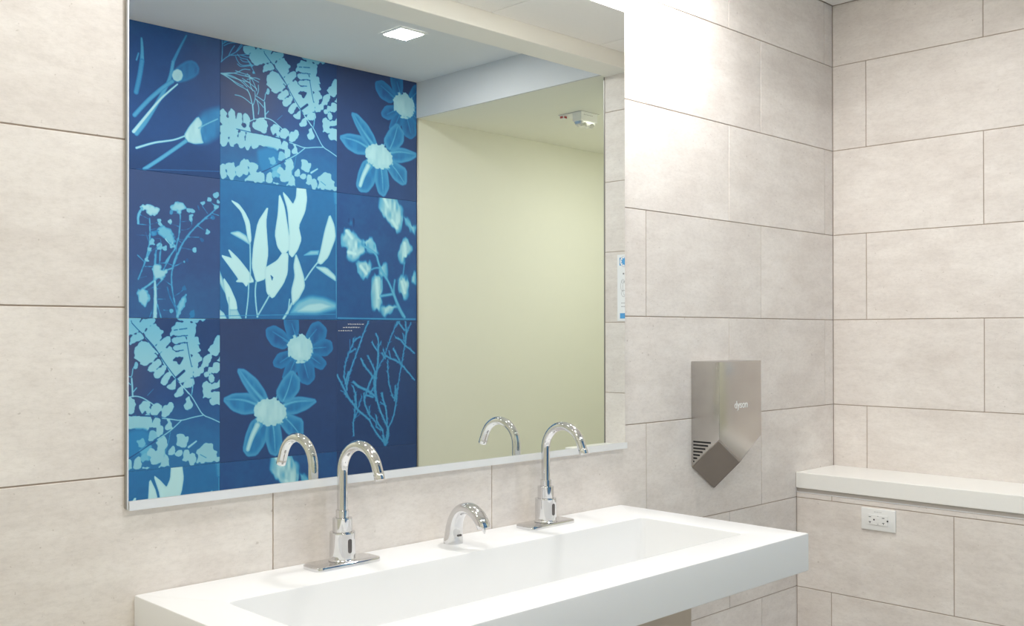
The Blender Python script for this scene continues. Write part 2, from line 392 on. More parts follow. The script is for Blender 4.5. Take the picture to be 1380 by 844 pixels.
# ================================================================== MURAL (cyanotype prints, opposite the mirror)
PRINTS = {
'A': '''S 0.42 11.1 25.0 745 26 691 133 648 229
S 0.5 24.2 32.3 648 229 628 346 579 447 524 549 450 679 390 759
S 0.5 29.6 29.6 642 364 579 414 497 494 443 555 376 637
S 0.85 9.4 24.1 680 377 621 434 552 505 484 595 430 668 370 749
P 0.33 0.4 19.8 657 356 691 360 749 338 806 303 833 271 838 237 817 204 785 195 746 208 693 248 650 295 640 328
P 0.9 0.9 11.0 716 309 706 339 680 356 654 348 643 322 654 292 680 275 706 282
S 0.5 13.3 31.9 424 110 429 185 427 264
S 0.45 34.4 34.4 427 264 411 371 387 480
S 0.5 10.5 10.5 403 216 389 264
P 0.4 0.3 37.7 762 741 798 628 871 535 937 500 1027 470 1027 636 982 712 908 765 820 777
P 0.92 0.8 11.3 731 725 769 659 832 580 861 619 846 675 861 742 871 759 806 773 751 763
S 0.8 10.9 16.4 734 729 663 765 593 784 511 804 390 856
S 0.55 27.1 27.1 741 764 649 837 566 903 444 993
S 0.65 8.6 8.6 837 660 908 615 982 574
S 0.3 6.8 6.8 390 1000 594 980 997 947''',
'B': '''S 0.66 6.6 6.6 7 161 38 128 76 100 137 60 176 10
S 0.66 6.6 6.6 68 101 91 55 114 23
S 0.66 6.5 6.5 15 1 19 62 12 154
S 0.66 6.5 6.5 30 39 76 9 137 -3
S 0.66 6.5 6.5 22 27 53 3 83 -6
S 0.66 6.7 6.7 84 98 137 88 184 75 239 61
S 0.66 6.7 6.7 137 81 161 105 216 101 247 131
S 0.66 6.7 6.7 122 98 137 130 169 159 239 139
S 0.66 6.8 6.8 137 151 161 168 231 148 279 132
S 0.66 6.7 6.7 168 82 215 87 255 80
S 0.66 6.7 6.7 161 112 184 128 239 118
S 0.66 6.7 6.7 130 61 153 22 168 5
S 0.66 6.7 6.7 216 101 255 158 279 196
S 0.5 11.6 11.6 30 11 68 -10
S 0.76 6.7 6.7 7 243 99 221 176 228 255 229
S 0.76 6.8 6.8 7 243 76 267 138 305 208 321 239 352 255 420
S 0.76 6.7 6.7 15 242 91 243 161 266 216 306
S 0.76 6.6 6.6 7 243 68 234 138 214 184 178 239 175
S 0.76 6.6 6.6 30 247 122 287 184 304
S 0.76 6.7 6.7 30 244 138 263 231 268
S 0.76 6.7 6.7 122 203 161 210 239 217
S 0.76 6.8 6.8 255 420 239 359 216 320
S 0.76 6.8 6.8 200 224 255 236 311 254
S 0.76 6.7 6.7 176 249 239 274 295 307
S 0.76 6.7 6.7 216 207 263 248 295 321
S 0.76 6.7 6.7 239 231 239 288 263 326
S 0.76 6.8 6.8 184 269 231 303 271 325
S 0.76 6.8 6.8 216 250 279 224 319 232
S 0.76 6.8 6.8 267 425 283 380 279 324
S 0.76 6.9 6.9 283 380 319 403 351 433
S 0.76 6.9 6.9 287 358 327 373 359 389 367 330
S 0.76 6.8 6.8 359 389 367 452 363 503
S 0.76 6.9 6.9 295 350 311 318 307 276
S 0.76 6.8 6.8 263 426 267 482 271 531
S 0.76 6.9 6.9 295 385 315 446 307 490
S 0.76 6.7 6.7 247 421 200 393 161 379 118 379
S 0.76 7.0 7.0 363 489 392 456
S 0.74 11.2 11.2 259 426 271 531
S 0.74 11.4 11.4 359 396 366 510
P 0.7 0.7 3.8 395 305 392 317 385 323 378 319 375 308 378 295 385 289 392 293
P 0.65 0.65 6.1 268 141 264 150 255 155 246 153 242 146 246 137 255 132 264 134
P 0.65 0.65 4.5 280 189 278 194 273 197 267 196 265 191 267 186 273 183 278 184
P 0.78 0.78 2.3 192 7 287 3 279 25 231 60 192 49
P 0.78 0.78 2.3 239 54 295 8 351 1 359 38 391 57 408 79 343 113 287 134 255 115 235 87
P 0.78 0.78 2.3 359 -1 416 -1 408 36 391 47 359 24
P 0.78 0.78 2.3 400 45 449 3 507 -4 523 14 473 53 441 88 408 76
P 0.78 0.78 2.3 343 156 359 124 400 99 432 104 436 132 400 153 359 167
P 0.78 0.78 2.3 383 192 424 152 457 157 507 192 523 232 474 248 424 278 383 263 371 230
P 0.78 0.78 2.3 418 32 468 1 517 -1 517 28 459 67 427 95 418 90
P 0.78 0.78 2.4 443 96 484 56 526 33 542 66 580 85 559 136 509 189 468 145
P 0.78 0.78 2.4 517 202 559 151 618 122 625 161 584 205 534 243
P 0.78 0.78 2.4 418 147 468 160 517 216 484 244 419 277
P 0.78 0.78 2 526 233 507 232 475 245 443 263 428 279 424 295 434 310 450 314 472 307 502 286 527 263 534 246
P 0.78 0.78 2 550 277 533 278 506 291 482 309 471 324 471 339 484 352 500 353 517 346 540 326 558 303 560 288
P 0.78 0.78 2 581 317 564 320 542 337 523 358 518 373 523 386 540 396 556 395 572 385 588 362 599 339 596 325
P 0.78 0.78 2 624 361 608 364 584 379 564 399 558 414 561 427 577 438 593 437 609 428 627 407 639 384 638 370
P 0.78 0.78 2.4 551 240 618 184 639 210 678 225 747 206 755 249 669 271 686 313 695 296 721 263 769 270 782 327 790 385 712 441 669 411 635 365 584 300
P 0.78 0.78 2 666 403 643 423 621 443 612 459 616 470 625 477 642 481 655 480 668 472 674 455 674 430 673 404
P 0.78 0.78 2 704 460 686 479 668 497 662 511 667 521 678 525 695 527 708 525 719 518 723 503 717 482 711 461
P 0.78 0.78 2.4 725 439 756 413 790 407 799 451 756 476 730 468
P 0.12 0.12 2.4 648 282 686 250 725 262 695 311 678 284
S 0.12 17.4 17.4 730 354 678 395
P 0.78 0.78 2.5 665 -8 755 -10 896 -7 879 8 808 21 755 19 712 16
P 0.78 0.78 2.4 648 54 678 30 755 16 808 32 817 97 804 133 764 159 742 111 635 115 631 94 648 80
P 0.78 0.78 2 747 125 734 118 705 117 674 121 656 130 646 142 646 158 656 167 674 169 705 162 734 151 747 139
P 0.78 0.78 2 748 173 736 167 709 168 681 174 665 183 657 195 659 211 669 218 686 219 714 211 739 199 749 187
P 0.78 0.78 2 759 212 747 206 721 207 694 213 678 221 670 233 672 249 682 257 699 257 726 249 751 237 761 226
P 0.78 0.78 2 769 181 781 187 805 184 829 176 841 165 845 151 838 133 827 125 811 126 788 137 769 152 763 166
P 0.78 0.78 2 778 245 793 247 816 238 838 225 847 212 846 198 834 184 819 180 804 185 784 201 769 220 768 233
P 0.78 0.78 2 783 294 796 301 820 300 843 292 855 281 858 265 851 246 839 237 823 237 801 248 782 264 777 278
P 0.78 0.78 2.4 742 155 764 151 790 296 795 392 764 404
P 0.78 0.78 2 836 322 829 340 812 349 795 345 789 330 795 312 812 303 829 307
P 0.78 0.78 2 850 368 842 388 824 398 805 394 797 376 805 357 824 347 842 351
P 0.78 0.78 2.1 941 268 932 291 910 303 888 298 879 278 888 255 910 242 932 248
P 0.78 0.78 2 908 311 901 329 883 339 865 334 858 319 865 300 883 290 901 295
P 0.78 0.78 2.1 882 345 876 360 861 369 846 365 840 351 846 336 861 327 876 331
P 0.78 0.78 2.1 919 378 913 392 899 400 885 397 879 384 885 370 899 362 913 366
P 0.78 0.78 2.1 957 352 950 370 932 380 914 376 907 360 914 341 932 331 950 336
P 0.78 0.78 2.1 962 404 954 422 937 432 919 428 912 412 919 393 937 384 954 388
P 0.78 0.78 2 1013 328 1003 354 977 369 952 362 941 339 952 313 977 299 1003 305
P 0.78 0.78 2.5 910 209 950 164 1004 98 1013 199 977 266 941 241
P 0.78 0.78 2.5 977 288 1013 260 1013 305
S 0.2 5.5 5.5 657 78 681 75
S 0.2 5.6 5.6 696 73 720 70
S 0.2 5.6 5.6 726 69 750 66
S 0.2 5.6 5.6 683 121 707 119
S 0.2 5.6 5.6 709 117 733 114
S 0.2 5.6 5.6 730 117 755 114
S 0.2 5.6 5.6 666 176 690 173
S 0.2 5.6 5.6 696 167 720 164
S 0.2 5.6 5.6 730 165 755 162
S 0.2 5.6 5.6 670 223 694 220
S 0.2 5.6 5.6 700 216 724 213
S 0.15 4.6 4.6 359 31 400 74 441 109 490 173 532 216
S 0.15 5.5 5.5 418 90 468 138 526 200 576 279 635 357 695 429
S 0.15 4.8 4.8 751 161 769 255 786 326
S 0.8 5.6 5.6 695 429 764 510
S 0.7 4.0 4.0 795 399 799 443 790 506
P 0.78 0.78 2 50 618 57 600 57 564 50 528 40 508 25 500 6 506 -3 522 -4 545 6 581 20 612 34 624
P 0.78 0.78 2 107 611 118 594 122 558 121 520 114 499 101 489 82 493 70 508 66 531 70 568 79 602 91 615
P 0.78 0.78 2 156 626 165 610 171 575 172 538 167 516 157 505 141 508 131 521 127 544 128 581 134 614 143 628
P 0.78 0.78 2 223 623 232 606 236 570 235 532 228 510 217 500 200 503 189 518 186 541 190 579 198 613 209 626
P 0.78 0.78 2.2 4 599 239 593 239 628 138 628 4 751
P 0.78 0.78 2 28 622 13 640 1 680 -4 722 1 747 15 760 39 758 55 743 64 718 66 675 60 637 48 621
P 0.78 0.78 2 109 631 94 644 79 677 70 713 71 734 82 747 103 748 119 737 130 716 136 680 136 646 127 632
P 0.78 0.78 2 168 638 155 654 146 690 141 728 145 751 158 763 178 761 191 748 199 724 200 686 196 651 185 636
P 0.78 0.78 2 220 645 209 660 200 693 196 728 200 749 211 760 229 759 242 746 248 724 249 689 245 657 235 643
P 0.78 0.78 2 275 638 264 653 257 685 255 720 261 739 273 749 293 747 306 734 311 712 310 678 303 647 291 635
P 0.78 0.78 2 328 637 317 648 309 673 306 699 309 714 319 722 336 721 347 712 354 696 355 670 351 646 342 636
P 0.78 0.78 2 367 638 354 647 343 670 336 694 339 709 350 717 369 718 384 710 392 696 395 671 393 648 384 638
P 0.78 0.78 2 416 639 403 651 393 678 387 706 391 723 402 732 422 732 436 722 444 705 447 676 443 650 433 638
P 0.78 0.78 2 465 639 452 652 440 681 434 712 436 730 447 740 468 740 482 730 491 711 494 680 492 651 482 639
P 0.78 0.78 2.3 239 642 490 644 490 702 247 705
P 0.78 0.78 2.3 275 552 319 518 380 526 384 565 367 625 327 616 271 603 263 583
P 0.78 0.78 2.3 408 576 449 549 486 565 482 631 453 606 428 631
P 0.13 0.13 2.2 206 587 202 598 192 603 182 600 178 591 182 581 192 575 202 578
P 0.78 0.78 2 518 645 534 638 550 618 562 595 562 580 552 570 532 565 515 570 503 583 495 606 493 630 501 641
P 0.78 0.78 2 593 655 612 651 636 632 656 608 660 591 653 576 632 567 613 569 596 581 580 606 571 632 576 647
P 0.78 0.78 2 531 658 519 677 507 695 505 708 512 715 522 717 538 716 548 712 557 704 556 691 547 674 537 658
P 0.78 0.78 2 615 680 605 700 595 720 593 733 600 741 609 743 624 741 633 737 641 729 640 715 631 697 621 679
P 0.78 0.78 2 517 805 526 794 530 774 529 753 522 742 510 738 492 742 482 751 478 764 482 784 490 802 502 808
P 0.78 0.78 2 563 778 573 769 579 751 580 732 575 722 564 717 546 719 535 727 530 739 531 757 538 774 548 780
P 0.42 0.35 23.2 295 756 376 724 449 729 490 760 474 834 424 898 335 922 303 854
P 0.62 0.6 11.0 419 860 501 829 505 901 468 941 427 938
P 0.78 0.78 2 37 988 45 975 46 947 42 918 35 902 23 895 8 899 -1 910 -2 929 3 957 13 982 24 992
P 0.78 0.78 2 109 983 119 966 119 931 112 896 101 877 84 870 62 876 50 892 49 915 58 949 74 979 90 989
P 0.78 0.78 2 169 960 178 948 180 927 177 906 169 895 155 892 137 898 126 908 124 922 130 942 141 959 153 964
P 0.78 0.78 2 217 947 224 930 222 897 214 864 203 846 187 840 168 846 158 862 158 883 169 915 185 943 200 953
P 0.78 0.78 2.2 216 843 311 868 279 928 240 939
P 0.78 0.78 2.3 192 980 295 919 355 920 355 988 208 992
P 0.66 0.66 2 431 839 440 833 446 820 447 807 442 800 432 797 417 799 406 804 402 813 403 825 409 837 418 841
P 0.7 0.7 2 507 809 518 800 526 779 528 757 524 744 512 738 493 739 481 747 474 761 475 783 480 802 490 810
P 0.78 0.78 2 393 908 383 918 376 939 374 962 378 975 388 982 404 981 415 973 421 959 421 936 416 915 407 907
P 0.66 0.66 2 437 890 428 898 423 914 423 930 429 939 440 942 458 939 468 932 472 922 470 906 463 892 452 887
P 0.78 0.78 2 483 855 473 864 468 881 468 899 474 908 486 912 503 909 514 901 518 890 516 873 508 858 498 853
P 0.78 0.78 2.4 534 810 585 783 610 816 597 876 543 882
P 0.78 0.78 2.3 526 884 593 862 585 929 551 965 501 963 493 931
P 0.78 0.78 2.4 589 914 618 940 623 987 555 986
P 0.78 0.78 2.3 439 984 468 974 497 985 468 993
P 0.78 0.78 2.4 682 786 721 777 756 807 756 859 712 874 674 853
S 0.78 16.3 11.4 764 872 821 836
P 0.78 0.78 2 665 883 658 901 641 909 624 904 618 889 624 871 641 862 658 867
P 0.78 0.78 2 717 906 710 925 693 935 676 929 669 911 676 891 693 882 710 888
P 0.78 0.78 2 771 927 764 953 747 965 730 957 723 932 730 907 747 894 764 903
P 0.78 0.78 2 820 948 812 977 791 990 769 981 761 954 769 926 791 913 812 922
P 0.78 0.78 2.5 821 911 887 851 941 864 950 909 982 924 968 960 995 968 995 983 826 985 839 943
S 0.3 3.3 3.3 852 930 896 955
P 0.78 0.78 2.5 865 457 905 425 941 468 932 507 1004 501 1004 588 941 597 923 561 941 544 883 544 870 494
P 0.78 0.78 2.5 941 457 1009 428 1009 474 950 482
P 0.78 0.78 2 761 528 749 556 737 585 736 604 744 615 756 618 773 615 784 609 793 596 792 577 780 552 768 527
S 0.85 6.6 6.6 704 444 782 521 825 590 870 662 932 685 1000 718
S 0.85 6.5 6.5 870 662 790 672 708 690 631 674 568 664
S 0.85 6.3 6.3 708 690 627 756 526 811
S 0.2 5.5 5.5 568 664 501 648 419 641
S 0.15 5.2 5.2 533 646 376 635 255 633 130 624
S 0.4 4.6 4.6 526 811 419 860
S 0.15 5.4 5.4 533 806 424 869 335 915
S 0.72 4.9 4.9 795 437 786 520
S 0.6 3.2 3.2 631 755 618 830 585 921
S 0.8 7.7 7.7 216 568 271 532 311 526 367 507 424 516 490 557 515 576
S 0.6 2.3 2.3 468 508 509 469''',
'C': '''P 0.3 0.4 9.6 379 71 443 49 520 88 586 170 520 210 429 183 383 123
P 0.3 0.4 9.7 530 -16 644 -13 648 80 613 158 565 123 537 45
P 0.3 0.4 10.1 720 124 771 35 835 17 901 70 890 133 792 195 739 194
P 0.3 0.4 10.2 760 207 879 147 945 166 956 223 901 266 792 253
P 0.3 0.4 10.0 739 256 836 266 901 325 861 369 792 342 739 300
P 0.3 0.4 9.9 661 290 728 288 782 345 792 434 739 477 676 457 648 377
P 0.3 0.4 9.7 572 288 636 295 644 360 603 411 516 429 541 357
P 0.3 0.4 9.7 439 307 479 252 578 233 586 289 510 351 447 334
S 0.46 17.3 5.8 665 216 546 152 429 88
S 0.46 17.4 5.8 665 216 592 182 520 149
S 0.46 17.6 5.9 665 216 628 122 592 27
S 0.46 17.7 5.9 665 216 739 144 814 70
S 0.46 17.9 6.0 665 216 782 211 901 205
S 0.46 17.9 6.0 665 216 755 272 846 329
S 0.46 17.6 5.9 665 216 702 324 739 433
S 0.46 17.4 5.8 665 216 618 305 572 393
S 0.46 17.4 5.8 665 216 577 265 490 313
P 0.9 0.86 11.9 565 201 592 146 676 115 745 154 775 230 739 291 661 308 582 275
P 0.4 0.52 15.0 142 358 193 362 290 432 355 515 389 590 310 620 251 536 184 441
P 0.4 0.52 14.9 29 560 108 530 232 532 310 598 300 660 184 667 98 633
P 0.4 0.52 14.8 300 708 375 720 395 781 350 898 291 964 223 966 190 923 213 820 252 738
P 0.4 0.52 15.3 389 738 476 743 494 822 504 909 460 983 409 962 375 866
P 0.4 0.52 15.7 500 685 582 703 686 744 686 856 644 871 561 830 496 753
P 0.4 0.52 15.9 520 634 561 584 665 576 814 604 728 657 623 688 520 682
P 0.4 0.52 15.6 463 528 516 443 592 376 657 439 653 518 582 588 504 598
S 0.56 36.8 7.4 369 601 251 485 161 368
S 0.56 25.6 7.3 310 615 184 567 51 561
S 0.56 73.9 7.4 310 751 252 840 223 939
S 0.56 27.1 7.7 520 625 623 600 782 604
S 0.56 15.4 7.7 520 590 561 514 598 397
S 0.56 18.9 7.5 429 749 443 836 450 957
S 0.56 15.5 7.7 520 703 603 777 665 851
S 0.86 44.3 33.2 300 758 252 840 223 922
P 0.92 0.88 11.5 285 625 349 578 409 594 449 558 476 606 531 638 541 704 480 752 399 756 320 726 289 673''',
'D': '''S 0.55 9.8 9.8 482 320 485 392 482 481 470 554 445 628
S 0.55 9.9 13.7 702 284 699 364 689 444 664 519 619 582 594 621
S 0.5 11.5 15.3 987 192 946 240 872 302 800 369 741 441 696 517 657 618
S 0.45 12.3 12.3 528 538 519 625
S 0.45 8.6 8.6 563 500 552 623
S 0.5 10.9 10.9 482 551 445 631 403 739
S 0.5 15.9 15.9 522 567 522 645 513 747
S 0.5 8.6 8.6 556 547 552 632 538 668
S 0.55 9.9 12.4 629 568 594 642 550 716 445 803
S 0.55 13.8 13.8 677 553 657 609 645 652
S 0.6 12.3 14.7 645 652 594 672 513 747 445 797
S 0.5 9.9 9.9 645 652 635 725 645 815 664 906 683 991
S 0.75 15.7 29.0 519 747 523 849 520 999
S 0.55 9.9 9.9 538 908 563 998
S 0.45 6.0 6.0 501 945 483 993
S 0.5 8.6 8.6 594 708 532 777
P 0.85 0.7 6.1 420 248 457 233 506 234 544 255 537 280 488 308 457 268 427 271
S 0.6 16.7 16.7 427 259 402 303 402 362
P 0.78 0.6 6.3 638 223 676 195 728 203 741 226 715 247 696 273 670 251 632 266
P 0.5 0.5 6.2 653 264 649 275 638 280 627 277 623 267 627 256 638 251 649 254
P 0.75 0.75 3.7 637 332 634 344 627 350 620 345 617 334 620 321 627 316 634 320
P 0.68 0.68 3.8 782 244 778 255 767 260 756 257 751 247 756 236 767 231 778 234
P 0.68 0.68 3.8 804 245 800 255 790 260 780 257 775 248 780 238 790 233 800 236
P 0.68 0.68 3.8 800 277 796 286 786 290 777 287 773 279 777 270 786 265 796 268
P 0.68 0.68 3.8 790 302 786 311 777 315 767 312 764 304 767 295 777 291 786 293
P 0.68 0.68 3.9 887 182 883 192 872 197 862 194 857 185 862 175 872 170 883 173
P 0.68 0.68 3.9 934 153 929 164 918 169 906 166 901 156 906 145 918 140 929 143
P 0.68 0.68 4.0 989 115 984 127 972 133 959 130 954 119 959 107 972 101 984 104
P 0.68 0.68 3.9 984 199 980 209 970 214 959 211 955 201 959 191 970 186 980 189
P 0.68 0.68 4.0 997 166 994 174 987 177 979 175 976 168 979 161 987 157 994 159
P 0.68 0.68 3.7 566 326 562 334 553 338 544 336 541 328 544 319 553 314 562 317
P 0.68 0.68 3.7 573 355 569 365 559 369 550 366 546 357 550 348 559 343 569 346
P 0.68 0.68 3.7 605 516 601 526 591 530 581 527 577 518 581 508 591 503 601 507
P 0.68 0.68 3.7 564 500 560 509 551 513 543 510 539 502 543 493 551 489 560 492
P 0.68 0.68 3.7 564 518 561 526 553 530 545 527 542 520 545 512 553 508 561 511
P 0.68 0.68 3.6 518 479 513 491 500 497 488 493 483 481 488 469 500 463 513 468
P 0.68 0.68 3.7 495 528 492 535 485 538 478 536 475 529 478 523 485 519 492 522
P 0.68 0.68 3.6 473 601 471 608 464 611 457 609 454 602 457 595 464 592 471 595
P 0.68 0.68 3.7 657 495 652 508 638 514 625 509 619 497 625 484 638 478 652 482
P 0.68 0.68 3.9 918 384 914 392 906 396 897 393 894 385 897 377 906 373 914 376
P 0.68 0.68 3.9 821 521 816 530 806 535 796 532 792 522 796 513 806 508 816 511
P 0.35 0.35 3.9 952 280 949 286 943 289 936 287 933 281 936 275 943 272 949 274
P 0.3 0.3 5.2 868 445 866 453 859 456 852 454 850 446 852 438 859 434 866 437
S 0.3 9.0 9.0 832 206 842 233
P 0.66 0.5 8.8 531 388 569 368 625 381 657 434 664 470 638 496 594 450 544 429
S 0.85 5.6 5.6 594 456 613 479 638 496 651 465
P 0.5 0.4 7.5 494 415 538 400 531 424 507 435
S 0.5 3.0 3.0 415 302 476 327
S 0.5 3.1 3.1 408 367 482 368
S 0.5 3.1 3.1 488 362 537 346
S 0.5 3.1 3.1 488 400 550 381
S 0.5 3.0 3.0 390 440 482 440
S 0.5 3.1 3.1 494 457 556 454
S 0.5 3.1 3.1 454 418 479 493
S 0.5 3.1 3.1 638 271 689 270
S 0.5 3.1 3.1 629 345 689 362
S 0.5 3.1 3.1 708 327 773 317
S 0.5 3.2 3.2 709 385 747 382 786 358 786 314
S 0.5 3.2 3.2 760 430 839 427
S 0.5 3.2 3.2 715 509 793 520
S 0.5 3.3 3.3 832 348 899 384
S 0.5 3.3 3.3 865 203 906 255
S 0.5 3.3 3.3 926 166 959 195
S 0.5 3.3 3.3 939 250 990 261
S 0.5 3.3 3.3 879 298 939 281
S 0.5 3.2 3.2 689 453 734 453
S 0.5 3.1 3.1 657 440 709 473
S 0.5 3.1 3.1 676 457 670 555
S 0.5 3.1 3.1 476 553 550 507
S 0.5 3.0 3.0 397 575 445 621
S 0.5 3.1 3.1 556 501 563 476 556 454
S 0.5 3.7 3.7 645 646 689 625 731 602
S 0.5 3.6 3.6 397 574 445 619
S 0.5 3.7 3.7 452 651 519 648
S 0.5 3.7 3.7 403 733 458 717
S 0.5 3.7 3.7 538 626 594 618 645 633
S 0.5 3.8 3.8 594 744 639 773
S 0.5 3.7 3.7 538 870 591 868
S 0.5 3.8 3.8 582 944 639 949
S 0.5 3.7 3.7 658 846 703 820 732 789
S 0.5 3.7 3.7 470 809 507 790
S 0.5 3.7 3.7 532 801 557 794
S 0.4 8.7 8.7 607 786 626 858 671 930
P 0.75 0.55 8.6 400 810 445 797 482 838 476 886 452 928 427 911 403 887
P 0.8 0.6 7.4 513 640 556 631 563 673 607 665 600 690 569 727 594 738 544 722 519 747 507 670
P 0.7 0.55 5.0 680 992 699 971 717 941 731 910 738 876 740 849 740 831 728 845 711 867 693 897 683 930 676 963 677 990
P 0.4 0.4 5.1 779 1003 791 997 802 986 809 974 809 960 806 949 803 940 796 945 784 951 775 962 771 975 771 989 776 1002
P 0.35 0.35 5.1 743 788 740 796 732 800 723 797 720 789 723 781 732 778 740 780
P 0.6 0.6 3.2 735 604 733 608 728 610 724 608 722 604 724 600 728 598 733 599
P 0.62 0.62 3.1 649 950 646 956 637 959 629 956 626 950 629 944 637 942 646 944
P 0.25 0.25 5.1 766 594 763 601 755 604 748 602 745 595 748 588 755 585 763 587''',
'E': '''P 1.0 0.93 4.1 84 142 147 165 197 221 236 289 250 416 237 453 219 393 204 304 168 217
P 0.92 0.7 10.8 80 379 147 363 211 393 240 456 176 421 119 397
P 1.0 0.93 4.1 390 159 371 278 390 512 368 630 364 702 291 727 255 610 269 454 305 283
P 1.0 0.93 4.3 484 56 528 147 566 356 574 462 521 518 468 455 448 364 475 205
P 1.0 0.93 4.4 513 40 558 78 604 130 632 71 638 -23 713 -24 726 76 710 172 651 290 677 389 643 471 597 530 566 502 574 369 558 171
P 1.0 0.93 4.3 364 620 468 560 513 499 562 503 555 649 521 729 430 846 379 806 368 708
P 0.3 0.3 4.2 413 674 430 687 423 707
P 1.0 0.93 4.1 8 543 70 557 98 566 63 494 147 563 226 649 273 725 226 735 209 763 183 731 126 730 148 710 77 624
P 1.0 0.85 7.2 628 499 659 564 698 670 708 750 651 845 597 896 589 780 620 673 609 593
P 1.0 0.85 7.5 934 174 978 260 990 355 921 510 856 571 819 559 848 473 888 307
P 0.75 0.6 8.9 701 508 760 472 834 466 827 496
P 0.95 0.7 9.1 797 589 905 591 986 652 998 699 905 651
P 0.72 0.5 33.5 566 960 635 859 760 813 888 826 1006 867 1006 917 824 961 666 959
P 0.9 0.7 20.8 620 942 729 877 856 861 970 893 824 943
P 0.9 0.7 7.9 -13 634 22 721 47 821 22 784 -12 722
P 1.0 0.93 5.4 25 702 77 770 126 870 136 931 84 941 50 846
P 0.9 0.8 6.7 -12 929 29 960 50 998 -12 999
P 0.85 0.7 8.1 78 934 134 933 169 997 71 998
S 0.8 10.9 10.9 240 449 242 571 242 713
S 0.8 10.9 10.9 229 739 226 842 205 990
S 0.8 12.3 12.3 291 724 281 789 288 892 302 983
S 0.8 12.5 12.5 401 822 349 904 298 983
S 0.8 19.9 19.9 592 880 559 940 521 994
S 0.8 13.2 13.2 824 556 760 627 710 696
S 0.8 10.6 10.6 70 846 73 985
S 0.8 11.4 11.4 574 847 559 953
S 0.62 3.9 3.9 -12 18 -11 992
S 0.5 5.5 5.5 -5 980 364 969 986 955
S 0.5 7.6 7.6 993 -18 996 982
S 0.45 45.5 45.5 986 -31 996 79''',
'F': '''P 0.48 0.35 48.9 436 -15 562 -13 616 41 668 153 598 267 543 228 472 168 418 101
P 0.82 0.62 22.8 436 -15 562 -13 616 41 668 153 598 267 543 228 472 168 418 101
P 0.48 0.35 47.2 50 340 109 266 176 331 270 382 270 459 159 525 83 490 100 420 50 402
P 0.82 0.62 22.0 50 340 109 266 176 331 270 382 270 459 159 525 83 490 100 420 50 402
P 0.48 0.35 48.1 244 369 322 329 383 403 387 457 305 436
P 0.82 0.62 22.5 244 369 322 329 383 403 387 457 305 436
P 0.48 0.35 47.7 193 540 296 521 341 590 270 664 210 624
P 0.82 0.62 22.2 193 540 296 521 341 590 270 664 210 624
P 0.48 0.35 48.1 362 632 439 643 439 786 418 929 351 902 331 747
P 0.82 0.62 22.5 362 632 439 643 439 786 418 929 351 902 331 747
P 0.48 0.35 48.6 418 558 475 541 482 656 418 622
P 0.82 0.62 22.7 418 558 475 541 482 656 418 622
P 0.48 0.35 49.8 634 359 693 309 749 396 708 457 643 526 603 448
P 0.82 0.62 23.3 634 359 693 309 749 396 708 457 643 526 603 448
P 0.48 0.35 50.3 603 651 671 627 730 691 671 831 620 752
P 0.82 0.62 23.5 603 651 671 627 730 691 671 831 620 752
P 0.48 0.35 49.1 436 901 507 863 598 883 462 965
P 0.82 0.62 22.9 436 901 507 863 598 883 462 965
P 0.48 0.35 50.3 745 631 783 600 783 689 745 675
P 0.82 0.62 23.5 745 631 783 600 783 689 745 675
P 0.48 0.35 50.6 653 125 783 217 779 277 690 188
P 0.7 0.62 23.6 653 125 783 217 779 277 690 188
S 1 32.4 32.4 463 4 498 65
S 1 32.9 32.9 543 177 589 231
S 1 30.8 30.8 92 295 142 348
S 1 31.1 31.1 109 461 176 471
S 1 33.1 33.1 671 357 680 459
S 1 33.1 33.1 643 679 671 765
S 1 31.5 31.5 227 567 279 621
S 1 32.1 32.1 383 674 400 816
S 0.58 19.3 19.3 270 410 383 460 401 530 436 600 498 670 552 769
S 0.58 16.5 16.5 570 667 554 754 588 869 652 963
S 0.58 22.9 22.9 427 801 543 783
S 0.58 26.5 26.5 543 754 616 898 671 970
S 0.58 12.7 12.7 418 572 366 575 331 591
S 0.58 9.9 9.9 671 517 653 635
S 0.58 8.0 8.0 9 984 418 987 783 986
P 0.3 0.3 24.6 151 228 146 246 134 255 122 248 117 231 122 213 134 205 146 211''',
